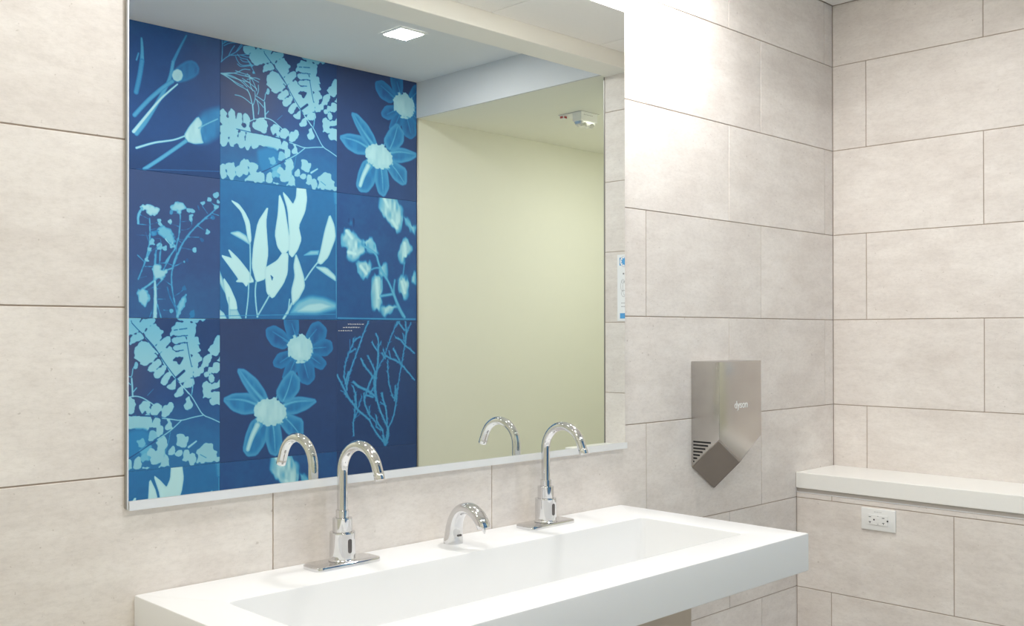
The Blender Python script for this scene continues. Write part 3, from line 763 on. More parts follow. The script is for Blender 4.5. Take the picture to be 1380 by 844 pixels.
'G': '''S 0.46 13.2 13.2 309 -5 250 109 191 250 142 351 113 420 94 505
S 0.46 16.7 16.7 680 4 691 94 675 200
S 0.46 10.5 10.5 669 208 648 314 616 443 585 639
S 0.46 10.4 10.4 601 -4 543 102 481 238 471 262
S 0.46 20.5 20.5 400 213 400 317 384 404 369 499 379 629
S 0.46 13.8 13.8 379 102 405 157 400 213
S 0.46 13.8 13.8 339 169 374 221 400 245
S 0.46 9.3 9.3 430 162 400 221
S 0.46 13.8 13.8 299 276 339 347 369 404
S 0.46 18.4 18.4 230 298 269 362 329 419 349 451
S 0.46 14.2 14.2 451 230 471 278 533 303 616 333 680 388 776 480
S 0.46 16.4 16.4 554 223 596 288 627 338
S 0.46 9.4 9.4 512 239 523 303
S 0.46 13.9 13.9 440 254 471 302
S 0.46 9.2 9.2 471 278 420 341 400 381
S 0.46 10.5 10.5 497 311 497 407 512 520 553 619
S 0.46 14.4 14.4 675 200 723 225 776 262
S 0.46 16.7 16.7 580 134 638 155 675 200
S 0.46 10.7 10.7 653 102 669 167
S 0.46 11.9 11.9 739 16 696 86 680 159
S 0.46 14.3 14.3 617 21 669 77
S 0.46 16.7 16.7 585 37 617 4
S 0.46 11.1 11.1 220 125 162 156 123 234 84 311 65 427
S 0.46 11.1 11.1 123 249 176 219
S 0.46 6.7 6.7 123 242 123 148
S 0.46 13.3 13.3 152 164 157 141
S 0.46 17.6 17.6 -1 417 36 472 75 535 123 617
S 0.46 17.6 17.6 113 397 84 458 94 536
S 0.46 8.8 8.8 36 538 84 559
S 0.46 15.4 15.4 65 427 84 489
S 0.46 22.6 22.6 157 476 210 517 289 544 369 595
S 0.46 18.1 18.1 289 544 319 482 349 435
S 0.46 13.3 13.3 152 507 176 563 171 620
S 0.46 15.8 15.8 260 624 289 552
S 0.46 25.1 25.1 369 404 359 515 379 595
S 0.46 16.1 16.1 435 573 451 632
S 0.46 16.5 16.5 574 522 574 603 564 638
S 0.46 9.4 9.4 595 539 574 587
S 0.46 15.8 15.8 349 530 319 577
S 0.62 4.2 4.2 309 -5 250 109 191 250 142 351 113 420 94 505
S 0.62 5.3 5.3 680 4 691 94 675 200
S 0.62 6.6 6.6 400 213 400 317 384 404 369 499 379 629
S 0.62 4.4 4.4 379 102 405 157 400 213
S 0.62 4.4 4.4 339 169 374 221 400 245
S 0.62 4.4 4.4 299 276 339 347 369 404
S 0.62 5.9 5.9 230 298 269 362 329 419 349 451
S 0.62 4.5 4.5 451 230 471 278 533 303 616 333 680 388 776 480
S 0.62 5.2 5.2 554 223 596 288 627 338
S 0.62 4.5 4.5 440 254 471 302
S 0.62 4.6 4.6 675 200 723 225 776 262
S 0.62 5.3 5.3 580 134 638 155 675 200
S 0.62 4.6 4.6 617 21 669 77
S 0.62 5.3 5.3 585 37 617 4
S 0.62 4.3 4.3 152 164 157 141
S 0.62 5.6 5.6 -1 417 36 472 75 535 123 617
S 0.62 5.6 5.6 113 397 84 458 94 536
S 0.62 4.9 4.9 65 427 84 489
S 0.62 7.2 7.2 157 476 210 517 289 544 369 595
S 0.62 5.8 5.8 289 544 319 482 349 435
S 0.62 4.3 4.3 152 507 176 563 171 620
S 0.62 5.1 5.1 260 624 289 552
S 0.62 8.0 8.0 369 404 359 515 379 595
S 0.62 5.1 5.1 435 573 451 632
S 0.62 5.3 5.3 574 522 574 603 564 638
S 0.62 5.1 5.1 349 530 319 577
S 0.46 17.9 17.9 75 559 142 632 200 697 309 774
S 0.46 16.1 16.1 309 774 359 857 410 916 461 967
S 0.46 17.4 17.4 379 595 410 692 461 791 502 850 471 976
S 0.46 21.0 21.0 502 850 502 922 476 984
S 0.46 16.2 16.2 440 574 451 631 481 704 491 817
S 0.46 11.7 11.7 420 645 481 680
S 0.46 14.0 14.0 580 580 585 645 564 741 533 812 502 850
S 0.46 9.4 9.4 595 581 574 628 533 594
S 0.46 15.5 15.5 176 563 181 611 186 673
S 0.46 13.2 13.2 171 641 171 735 152 789 161 891
S 0.46 11.2 11.2 200 697 171 758
S 0.46 5.6 5.6 210 714 220 730 181 751
S 0.46 15.8 15.8 260 567 260 630 279 678 319 751
S 0.46 9.1 9.1 309 672 314 735
S 0.46 9.0 9.0 240 589 220 636 200 682
S 0.46 13.9 13.9 379 747 389 803 440 854 450 895
S 0.46 11.5 11.5 329 752 379 802 379 842 440 870
S 0.46 11.6 11.6 471 976 445 950
S 0.46 11.6 11.6 476 984 491 962
S 0.46 25.5 25.5 450 911 471 984
S 0.46 15.9 15.9 289 584 349 602
S 0.46 11.7 11.7 471 1144 532 1146
S 0.46 9.3 9.3 460 1127 481 1101
S 0.62 5.7 5.7 75 559 142 632 200 697 309 774
S 0.62 5.1 5.1 309 774 359 857 410 916 461 967
S 0.62 5.6 5.6 379 595 410 692 461 791 502 850 471 976
S 0.62 6.7 6.7 502 850 502 922 476 984
S 0.62 5.2 5.2 440 574 451 631 481 704 491 817
S 0.62 4.5 4.5 580 580 585 645 564 741 533 812 502 850
S 0.62 5.0 5.0 176 563 181 611 186 673
S 0.62 4.2 4.2 171 641 171 735 152 789 161 891
S 0.62 5.1 5.1 260 567 260 630 279 678 319 751
S 0.62 4.5 4.5 379 747 389 803 440 854 450 895
S 0.62 8.2 8.2 450 911 471 984
S 0.62 5.1 5.1 289 584 349 602
S 0.8 11.5 11.5 781 1176 776 1200'''}


def chaikin(p, closed=True, it=1):
    for _ in range(it):
        if closed:
            q = np.roll(p, -1, 0); a = .86 * p + .14 * q; b = .14 * p + .86 * q
            p = np.stack([a, b], 1).reshape(-1, 2)
        elif len(p) > 2:
            a = .75 * p[:-1] + .25 * p[1:]; b = .25 * p[:-1] + .75 * p[1:]
            p = np.vstack([p[:1], np.stack([a, b], 1).reshape(-1, 2), p[-1:]])
    return p

def seg_dist(U, V, a, b):
    d = b - a; l2 = max(float(d @ d), 1e-9)
    t = np.clip(((U - a[0]) * d[0] + (V - a[1]) * d[1]) / l2, 0, 1)
    return np.hypot(U - a[0] - t * d[0], V - a[1] - t * d[1]), t

def sstep(x):
    x = np.clip(x, 0, 1); return x * x * (3 - 2 * x)

def value_noise(n, cells, rng, rows=None):
    rows = rows or cells
    g = rng.random((rows + 2, cells + 2))
    c = np.linspace(0, cells, n); i = c.astype(int); f = c - i; fx = (f * f * (3 - 2 * f))[None, :]
    c = np.linspace(0, rows, n); j = c.astype(int); f = c - j; fy = (f * f * (3 - 2 * f))[:, None]
    a = g[j][:, i]; b = g[j][:, i + 1]; cc = g[j + 1][:, i]; d = g[j + 1][:, i + 1]
    return (a * (1 - fx) + b * fx) * (1 - fy) + (cc * (1 - fx) + d * fx) * fy

BACKS = {'A': (.24, .10, .22), 'B': (.13, .30, .30), 'C': (.08, .16, .25), 'D': (.16, .27, .34), 'E': (.34, .30, .0), 'F': (.24, .24, .05), 'G': (.11, .10, .20)}

def paint_print(key, n):
    rng = np.random.default_rng(ord(key))
    c = np.linspace(0, 1000, n); U, V = np.meshgrid(c, c)
    top, bot, cast = BACKS[key]
    A = bot * (V / 1000) + top * (1 - V / 1000)
    nz = value_noise(n, 5, rng) * .6 + value_noise(n, 24, rng) * .4 - .5
    A = A + nz * .05
    K = np.full_like(A, cast * 1.0) * (1 - .5 * V / 1000)
    if key == 'B': K = .75 * np.exp(-(((U - 200) / 260) ** 2 + ((V - 330) / 300) ** 2)) + .05; A = A + .05 * sstep((V - 500) / 400) - .03 * (V < 300)
    if key == 'A': K = .3 * sstep((U - 600) / 300) * sstep(1 - V / 900); A = A + .06 * np.exp(-((V - 700) / 250) ** 2)
    tex = value_noise(n, 60, rng); tex2 = value_noise(n, 44, rng, 15); tex3 = value_noise(n, 46, rng); A = A + (tex - .5) * .012
    lines_ = PRINTS[key].split('\n')
    if key == 'G':               # needle tufts along the twigs
        rg = random.Random(8); extra = []
        for ln in lines_:
            f = ln.split(); q = np.array(list(map(float, f[4:]))).reshape(-1, 2)
            if float(f[2]) < 9 or float(f[1]) > .6: continue
            for a, b in zip(q, q[1:]):
                L_ = float(np.hypot(*(b - a))); d = (b - a) / max(L_, 1); t = rg.uniform(0, 12)
                while t < L_:
                    an = math.atan2(d[1], d[0]) + rg.choice((-1, 1)) * rg.uniform(.35, .8) + math.pi * (rg.random() < .12)
                    if d[1] > 0: an += math.pi
                    ln_ = rg.uniform(14, 30); s0 = a + d * t
                    extra.append('S .5 8 3 %.0f %.0f %.0f %.0f' % (s0[0], s0[1], s0[0] + ln_ * math.cos(an), s0[1] + ln_ * math.sin(an)))
                    t += rg.uniform(9, 18)
        lines_ = lines_ + extra
    for ln in lines_:
        f = ln.split(); kind, v, e, s = f[0], float(f[1]), float(f[2]), float(f[3])
        p = np.array(list(map(float, f[4:]))).reshape(-1, 2)
        pad = 45
        if kind == 'S':
            p = chaikin(p, False, 2)
            w0, w1 = e, s
            i0 = np.searchsorted(c, p[:, 0].min() - w0 - pad); i1 = np.searchsorted(c, p[:, 0].max() + w0 + pad)
            j0 = np.searchsorted(c, p[:, 1].min() - w0 - pad); j1 = np.searchsorted(c, p[:, 1].max() + w0 + pad)
            if i1 <= i0 or j1 <= j0: continue
            u, vv = U[j0:j1, i0:i1], V[j0:j1, i0:i1]
            best = np.full_like(u, 1e9); m = len(p) - 1
            for q in range(m):
                d, t = seg_dist(u, vv, p[q], p[q + 1]); w = (w0 + (w1 - w0) * (q + t) / m) / 2
                best = np.minimum(best, d - w)
            if key == 'D': best = best + (tex[j0:j1, i0:i1] - .5) * 5
            al = sstep(.5 - best / (16 if key == 'F' else 9 if key == 'G' else 5 if v < .3 else 7))
            val = np.where(best < -w0 * .22, v * 1.08, v * .92)
        else:
            soft = max(s, 3.5)
            if len(p) > 4: p = chaikin(p, True, 1)
            i0 = np.searchsorted(c, p[:, 0].min() - soft - 5); i1 = np.searchsorted(c, p[:, 0].max() + soft + 5)
            j0 = np.searchsorted(c, p[:, 1].min() - soft - 5); j1 = np.searchsorted(c, p[:, 1].max() + soft + 5)
            if i1 <= i0 or j1 <= j0: continue
            u, vv = U[j0:j1, i0:i1], V[j0:j1, i0:i1]
            best = np.full_like(u, 1e9); ins = np.zeros(u.shape, bool); m = len(p)
            for q in range(m):
                a, b = p[q], p[(q + 1) % m]
                d, t = seg_dist(u, vv, a, b); best = np.minimum(best, d)
                if a[1] != b[1]:
                    cr = ((a[1] > vv) != (b[1] > vv)) & (u < (b[0] - a[0]) * (vv - a[1]) / (b[1] - a[1]) + a[0]); ins ^= cr
            sd = np.where(ins, -best, best)
            sd = sd - {'B': 3.6, 'C': 11, 'F': 5, 'D': 4, 'E': 3, 'A': 4}.get(key, 2)
            if key == 'B' and v > .5: sd = sd + (tex3[j0:j1, i0:i1] - .5) * 19      # crenate fern edge
            if key == 'F': sd = sd + (tex2[j0:j1, i0:i1] - .5) * 52
            if key == 'C' and v > .8: sd = sd + (tex[j0:j1, i0:i1] - .5) * 30
            if key == 'D': sd = sd + (tex[j0:j1, i0:i1] - .5) * 18
            al = sstep(.5 - sd / soft)
            inner = sstep(-sd / (46 if key == 'C' else max(18, 1.2 * soft)))
            val = e + (v - e) * inner
            if key in 'CA': val = val + (tex2[j0:j1, i0:i1] - .5) * .10 * inner
            if key == 'F': val = val + (tex2[j0:j1, i0:i1] - .5) * .45
        A[j0:j1, i0:i1] = A[j0:j1, i0:i1] * (1 - al) + val * al
        K[j0:j1, i0:i1] *= (1 - al * (.0 if v < .2 else 1))
    if key == 'B': A = A - .10 * sstep((350 - V) / 350) * (A > .4)
    return np.clip(A, 0, 1), np.clip(K, 0, 1)

XE = [-2.415, -1.79, -1.165, -.5435, .08]; ZE = [ZR, .637, .0175, -.6195, -1.2565]
GRID = [['F', 'A', 'B', 'C'], ['C', 'D', 'E', 'F'], ['A', 'B', 'C', 'G'], ['D', 'E', 'F', 'G']]
mural = empty('mural', ((XE[0] + MX) / 2, WF, ZF), 'tall blue and white cyanotype plant mural on the wall opposite the mirror', 'mural')
_print_me = {}
MY = WF + .006
for r in range(4):
    for ci in range(4):
        key = GRID[r][ci]; x0, x1, z1, z0 = XE[ci], XE[ci + 1], ZE[r], ZE[r + 1]
        n = 96 if ci == 0 else 300 if ci < 3 else 260
        A, K = paint_print(key, n)
        if (r, ci) == (3, 3): A[:] = .10 + .02 * np.random.default_rng(1).random(A.shape); K[:] = .15
        xs_ = np.linspace(x0 + .0004, x1 - .0004, n); zs_ = np.linspace(z1 - .0004, z0 + .0004, n)
        m = int(np.searchsorted(xs_, MX)) if x1 > MX else n
        xs_ = xs_[:m]; A = A[:, :m]; K = K[:, :m]
        XX, ZZ = np.meshgrid(xs_, zs_)
        co = np.stack([XX, np.full_like(XX, MY), ZZ + FZ], -1).reshape(-1, 3)
        idx = np.arange(n * m).reshape(n, m)
        quads = np.stack([idx[:-1, :-1], idx[:-1, 1:], idx[1:, 1:], idx[1:, :-1]], -1).reshape(-1, 4)
        # edge skirt back to the wall so the sheet has thickness
        ring = np.concatenate([idx[0, :], idx[1:, -1], idx[-1, -2::-1], idx[-2:0:-1, 0]])
        back = co[ring].copy(); back[:, 1] = WF + .0005
        nb = len(co) + np.arange(len(ring)); rn = np.roll(ring, -1); nbn = np.roll(nb, -1)
        sk = np.stack([ring, nb, nbn, rn], -1)
        co = np.vstack([co, back]); quads = np.vstack([quads, sk])
        base = np.array(wloc(mural)); co = co - base
        me = bpy.data.meshes.new('print_panel')
        me.vertices.add(len(co)); me.vertices.foreach_set('co', co.astype(np.float32).ravel())
        me.loops.add(quads.size); me.loops.foreach_set('vertex_index', quads.astype(np.int32).ravel())
        me.polygons.add(len(quads)); me.polygons.foreach_set('loop_start', np.arange(0, quads.size, 4, dtype=np.int32))
        me.update(calc_edges=True); me.validate()
        at = me.color_attributes.new('print', 'FLOAT_COLOR', 'POINT')
        cv = np.zeros((len(co), 4), np.float32); cv[:, 3] = 1
        cv[:A.size, 0] = A.ravel(); cv[:A.size, 1] = K.ravel()
        cv[A.size:, 0] = .3
        at.data.foreach_set('color', cv.ravel())
        link('print_panel', me, M_PRINT, mural, world=False, loc=base)
# caption lines (too small to read in the photograph): rows of tiny word marks, right to left as the wall has them
bm = bmesh.new(); rng = random.Random(3)
for zc, xa, xb in ((-.002, -.478, -.382), (-.018, -.508, -.405), (-.034, -.535, -.455)):
    x = xa
    while x < xb:
        w = rng.uniform(.006, .014); k = x
        while k < min(x + w, xb):
            h = rng.choice((.0035, .0035, .005)); bm_box(bm, k, k + .0012, MY, MY + .0004, zc - .0018 + FZ, zc - .0018 + h + FZ); k += .0022
        x += w + .004
cap = link('caption', to_mesh(bm, 'caption'), M_LOGO, mural)
box('edge_trim', MX, MX + .009, WF + .0005, WF + .010, ZF, 1.0715, M_TRIM, mural)

# ================================================================== MIRROR
MXL, MXR, MZB, MZT = -2.6155, -1.1975, -.352, .8485
mirror = empty('wall_mirror', ((MXL + MXR) / 2, 0, MZB), 'large frameless wall mirror above the sink reflecting the blue plant mural', 'mirror')
box('backing', MXL + .0015, MXR - .0015, -.005, -.0005, MZB, MZT - .002, M_DARKBACK, mirror)
box('glass', MXL, MXR, -.0085, -.005, MZB, MZT, M_MIRROR, mirror, bev=.0004)
boxes('bottom_channel', [(MXL + .0005, MXR + .004, -.0125, -.0105, -.3680, -.3515), (MXL + .0005, MXR + .004, -.0105, -.0005, -.3680, -.3655)], M_ALU, mirror)
box('edge_strip', MXL - .0026, MXL - .0002, -.0095, -.0005, MZB - .013, MZT, M_ALU, mirror)
box('edge_shadow_strip', MXL - .0040, MXL - .0028, -.0080, -.0005, MZB - .013, MZT, M_TRIM, mirror)  # dark strip standing in for the shadow line along the mirror's left edge

# ================================================================== SINK
SX0, SX1, SY0, ST, SB = -2.6015, -1.2078, -.5754, -.5242, -.6135
sink = empty('trough_sink', ((SX0 + SX1) / 2, 0, SB), 'long white wall-hung trough sink under the mirror', 'sink')
def lp(x0, x1, y0, y1, r, z): return [(a, b, z + FZ) for a, b in rrect(x0, x1, y0, y1, r)]
BX0, BX1, BY_0, BY_1 = -2.505, -1.3240, -.4665, -.1655
loops = [lp(BX0 - .012, BX1 + .012, BY_0 - .012, BY_1 + .012, .03, -.655), lp(BX0 - .015, BX1 + .015, BY_0 - .015, BY_1 + .015, .03, SB),
         lp(SX0 + .002, SX1 - .002, SY0 + .002, -.0012, .002, SB), lp(SX0, SX1, SY0, -.001, .003, SB + .002),
         lp(SX0, SX1, SY0, -.001, .003, ST - .003), lp(SX0 + .001, SX1 - .001, SY0 + .001, -.002, .003, ST - .0008), lp(SX0 + .003, SX1 - .003, SY0 + .003, -.003, .003, ST),
         lp(BX0 - .005, BX1 + .005, BY_0 - .005, BY_1 + .005, .016, ST), lp(BX0 - .0015, BX1 + .0015, BY_0 - .0015, BY_1 + .0015, .015, ST - .001), lp(BX0, BX1, BY_0, BY_1, .014, ST - .005),
         lp(BX0 + .006, BX1 - .006, BY_0 + .006, BY_1 - .006, .014, -.625), lp(BX0 + .010, BX1 - .010, BY_0 + .010, BY_1 - .010, .012, -.635), lp(BX0 + .022, BX1 - .022, BY_0 + .022, BY_1 - .022, .012, -.6385)]
me = loft('basin_slab', loops, angle=25)
link('basin_slab', me, M_WHITE, sink)
for fx in (-2.186, -1.574):
    m = lathe('drain', [(.0, .0), (.030, .0), (.033, .002), (.030, .0035), (.012, .0028), (.0, .0028)][1:], 32)
    link('drain', m, M_CHROME, sink, loc=(fx, -.31, -.6385 + FZ), world=False)
bm = bmesh.new(); bm_box(bm, -2.52, -1.309, -.31, -.0015, -.98 + FZ, -.656 + FZ, .002)
link('skirt_panel', to_mesh(bm, 'skirt_panel'), plain('tan_laminate', (.60, .51, .42), .5, var=.03), sink)

# ================================================================== FAUCETS
def make_faucet():
    t = empty('faucet', (0, 0, -FZ), None, 'faucet', 'gooseneck sensor faucets on the sink')
    # cover plate, long axis along the wall, pointed rounded ends
    lps = []
    def plate(s, z):
        pts = []
        for a, b in rrect(-.0815 * s, .0815 * s, -.034 * s, .034 * s, .017, 5):
            pts.append((a, b * (1 - .10 * (abs(a) / .0865) ** 2), z))
        return pts
    lps = [plate(1, 0), plate(1, .0055), plate(.985, .0075), plate(.94, .0088)]
    link('base_plate', loft('base_plate', lps, angle=25), M_CHROME, t, world=False)
    body = [(.0275, .0085), (.0290, .0095), (.0290, .0108), (.0276, .0118), (.0268, .0135), (.0266, .066), (.0258, .0675), (.0215, .0680)]
    link('body', lathe('body', body, 64), M_CHROME, t, world=False)
    link('collar', lathe('collar', [(.0203, .0675), (.0203, .0955), (.0196, .0968), (.0148, .0972)], 64), M_CHROME, t, world=False)
    link('neck_ring', lathe('neck_ring', [(.0137, .0965), (.0137, .1115), (.0130, .1128), (.0104, .1132)], 64), M_CHROME, t, world=False)
    r = .0107; R = .0605; zc = .2495 - R
    path = [(0, .111), (0, .13), (0, zc - .02), (0, zc)]
    end = 157
    for k in range(1, 33):
        a = math.radians(end * k / 32); path.append((-R + R * math.cos(a), zc + R * math.sin(a)))
    a = math.radians(end); d = (-math.sin(a), math.cos(a)); y, z = path[-1]
    for s in (.006, .016): path.append((y + d[0] * s, z + d[1] * s))
    link('spout', sweep_yz('spout', path, [(r, r)] * len(path), 36), M_CHROME, t, world=False)
    tip = [(y + d[0] * s, z + d[1] * s) for s in (.0155, .0165, .0285, .0295)]
    ao = link('aerator', sweep_yz('aerator', tip, [(.0102, .0102), (.0108, .0108), (.0108, .0108), (.0100, .0100)], 36), M_CHROME, t, world=False)
    # sensor window on the front of the body, flush oval
    bm = bmesh.new(); n = 20; W, H = .0048, .0145; zc = .041
    prof = [(W * math.cos(2 * math.pi * k / n), (H - W) * (1 if math.sin(2 * math.pi * k / n) > 0 else -1) * (abs(math.sin(2 * math.pi * k / n)) > .01) + W * math.sin(2 * math.pi * k / n)) for k in range(n)]
    f = [bm.verts.new((a, -math.sqrt(.0269 ** 2 - a * a) - .0004, zc + b)) for a, b in prof]; g = [bm.verts.new((a, -.020, zc + b)) for a, b in prof]
    for k in range(n): bm.faces.new((f[k], f[(k + 1) % n], g[(k + 1) % n], g[k]))
    bm.faces.new(f)
    link('sensor_window', to_mesh(bm, 'sensor_window'), M_SENSOR, t, world=False)
    return t

f1 = make_faucet()
f1.location = (-2.186, -.062, ST + FZ)
f1['label'] = 'chrome gooseneck sensor faucet at the left end of the sink, nearest the viewer'
f2 = copy_tree(f1)
f2.location = (-1.574, -.060, ST + FZ)
f2['label'] = 'chrome gooseneck sensor faucet toward the right end of the sink, beyond the soap dispenser'

# soap dispenser
sd = empty('soap_dispenser', (-1.882, -.066, ST), 'short curved chrome soap dispenser between the two tall faucets', 'soap dispenser')
path, rad = [], []
pts = [(0.004, 0, .0210, .0212), (.0035, .004, .0206, .0208), (.002, .02, .0196, .0192), (-.001, .040, .0186, .0172), (-.007, .057, .0178, .0154), (-.017, .0715, .0172, .0142), (-.031, .0812, .0168, .0134), (-.047, .0848, .0166, .0130), (-.063, .0820, .0164, .0130), (-.078, .0740, .0162, .0130), (-.0895, .0630, .0158, .0130), (-.0965, .0520, .0154, .0128), (-.0985, .0465, .0146, .0118)]
P4 = np.array(pts)
fine = []
for i in range(len(P4) - 1):
    p0, p1, p2, p3 = P4[max(i - 1, 0)], P4[i], P4[i + 1], P4[min(i + 2, len(P4) - 1)]
    for t in np.linspace(0, 1, 4, endpoint=False):
        fine.append(.5 * ((2 * p1) + (-p0 + p2) * t + (2 * p0 - 5 * p1 + 4 * p2 - p3) * t * t + (-p0 + 3 * p1 - 3 * p2 + p3) * t ** 3))
fine.append(P4[-1])
link('body', sweep_yz('body', [(a[0], a[1]) for a in fine], [(a[2], a[3]) for a in fine], 40, power=2.5), M_CHROME, sd, world=False)
for o in sd.children: o.location = (0, 0, 0)
nz = sweep_yz('nozzle', [(-.0965, .0530), (-.0985, .0455), (-.0995, .0395), (-.1005, .0350)], [(.0046, .0046), (.0044, .0044), (.0032, .0032), (.0012, .0012)], 16)
o = link('nozzle', nz, M_CHROME, sd, world=False); o.location = (0, 0, 0)
bm = bmesh.new(); bm_box(bm, -.0065, .0065, -.0195, -.0135, .0175, .0225, .002, 2)
o = link('sensor_window', to_mesh(bm, 'sensor_window'), M_SENSOR, sd, world=False); o.location = (0, 0, 0)

# ================================================================== HAND DRYER
DX0, DX1, DXM, DF = -.8735, -.6445, -.759, -.100
ZT, ZFS, ZFA, ZBS, ZBA = -.1325, -.3615, -.4325, -.4505, -.5230
dry = empty('hand_dryer', (DXM, 0, ZBA), 'satin nickel V-shaped hand dryer on the tiled wall right of the mirror', 'hand dryer')
def dryer_shell():
    bm = bmesh.new()
    fr = [(DX0, ZT), (DX1, ZT), (DX1, ZFS), (DXM, ZFA), (DX0, ZFS)]
    bk = [(DX0, ZT), (DX1, ZT), (DX1, ZBS), (DXM, ZBA), (DX0, ZBS)]
    f = [bm.verts.new((a, DF, b + FZ)) for a, b in fr]; g = [bm.verts.new((a, -.0006, b + FZ)) for a, b in bk]
    bm.faces.new(f)
    bm.faces.new(g[::-1])
    for k in range(5): bm.faces.new((f[k], g[k], g[(k + 1) % 5], f[(k + 1) % 5]))
    bm.normal_update()
    es = [e for e in bm.edges if not all(abs(v.co.y + .0006) < 1e-5 for v in e.verts)]
    bmesh.ops.bevel(bm, geom=es, offset=.0018, segments=2, affect='EDGES', profile=.5)
    return to_mesh(bm, 'shell', True, 30)
link('shell', dryer_shell(), M_NICKEL, dry)
# angled air outlets: dark slabs laid on the two sloping undersides
def slab(pts, d, th, name, mat):
    bm = bmesh.new(); n = Vector(d).normalized() * th
    a = [bm.verts.new(Vector(p) + n) for p in pts]; b = [bm.verts.new(Vector(p) - n * .3) for p in pts]
    bm.faces.new(a); bm.faces.new(b[::-1])
    for k in range(4): bm.faces.new((a[k], b[k], b[(k + 1) % 4], a[(k + 1) % 4]))
    return link(name, to_mesh(bm, name), mat, dry)
for sx in (DX0, DX1):
    s = 1 if sx == DX0 else -1
    pts = [(sx + s * .003, DF + .006, ZFS + FZ - .004), (DXM - s * .0015, DF + .006, ZFA + FZ - .004), (DXM - s * .0015, -.002, ZBA + FZ - .001), (sx + s * .003, -.002, ZBS + FZ)]
    a, b_, c_ = map(Vector, pts[:3]); nrm = (b_ - a).cross(c_ - a)
    if nrm.z > 0: nrm = -nrm
    slab(pts, nrm, .0022, 'air_outlet', M_NICKEL_DARK)
# inlet slots in the left flank: each slot a part
top, bot = -.3735, -.4330
for k in range(7):
    z = top - k * (top - bot) / 6
    y1 = -.0705 + k * .0098
    bm = bmesh.new(); bm_box(bm, DX0 - .0006, DX0 + .004, y1 + .0, -.0068 if k < 6 else -.0068, z - .0028 + FZ, z + .0028 + FZ, .0008) if y1 < -.012 else bm_box(bm, DX0 - .0006, DX0 + .004, -.0115, -.0068, z - .0028 + FZ, z + .0028 + FZ, .0008)
    link('vent_slot', to_mesh(bm, 'vent_slot'), M_BLACK, dry)

def text_mesh(name, s, size, extrude=.0003):
    cu = bpy.data.curves.new(name, 'FONT'); cu.body = s; cu.size = size; cu.extrude = extrude; cu.align_x = 'CENTER'; cu.offset = .0004
    ob = bpy.data.objects.new(name, cu); COL.objects.link(ob)
    bpy.context.view_layer.update()
    me = bpy.data.meshes.new_from_object(ob.evaluated_get(bpy.context.evaluated_depsgraph_get()))
    bpy.data.objects.remove(ob)
    return me
me = text_mesh('logo', 'dyson', .031)
R90 = Matrix.Rotation(math.radians(90), 4, 'X')
me.transform(Matrix.Translation((-.7575, DF - .0004, -.2735 + FZ)) @ R90)
link('logo', me, M_LOGO, dry)

# ================================================================== OUTLET
OX = KX - .0001
out = empty('outlet', (KX, -.2955, -.685), 'white double electrical outlet on the tiled knee wall under the ledge', 'outlet')
bm = bmesh.new(); bm_box(bm, OX - .0065, OX, -.3535, -.2383, -.6855 + FZ, -.6150 + FZ, .002, 3)
link('cover_plate', to_mesh(bm, 'cover_plate', True, 40), M_PLASTIC, out)
cy, cz = -.2955, -.651
rec = box('receptacle', OX - .0085, OX - .006, cy - .034, cy + .034, cz - .0165, cz + .0165, M_PLASTIC, out, bev=.0008)
def smark(y, z, w, h, mat, name, x=.0089): return box(name, OX - x, OX - .0080, y - w / 2, y + w / 2, z - h / 2, z + h / 2, mat, rec)
for s in (1, -1):
    yy = cy + s * .0225
    smark(yy + .0035, cz + .0085, .0075, .0022, M_SLOT, 'slot'); smark(yy + .0035, cz - .0075, .0075, .0022, M_SLOT, 'slot'); smark(yy + .0030, cz - .0100, .0016, .0045, M_SLOT, 'slot')
    smark(yy - .0105, cz + .0005, .0046, .0046, M_BLACK, 'ground_hole')
box('reset_button', OX - .0094, OX - .0080, cy - .0068, cy + .0068, cz + .0005, cz + .0080, M_PLASTIC, rec, bev=.0004)
box('test_button', OX - .0094, OX - .0080, cy - .0068, cy + .0068, cz - .0085, cz - .0010, M_PLASTIC, rec, bev=.0004)
smark(cy - .001, cz + .0128, .004, .0015, M_GREYPRINT, 'mark'); smark(cy - .001, cz - .0130, .004, .0018, M_GREYPRINT, 'mark')
boxes('printed_line', [(OX - .0067, OX - .0060, cy + d, cy + d + .0022, -.6262, -.6248) for d in (-.012, -.0085, -.004, 0, .003, .0075, .0105)], M_GREYPRINT, out)
for s in (1, -1):
    m = lathe('screw', [(.0022, 0), (.0022, .0004), (.0015, .0007)], 12); m.transform(Matrix.Translation((OX - .0063, cy + s * .0475, cz + FZ)) @ Matrix.Rotation(-math.pi / 2, 4, 'Y'))
    link('screw', m, M_PLASTIC, out)

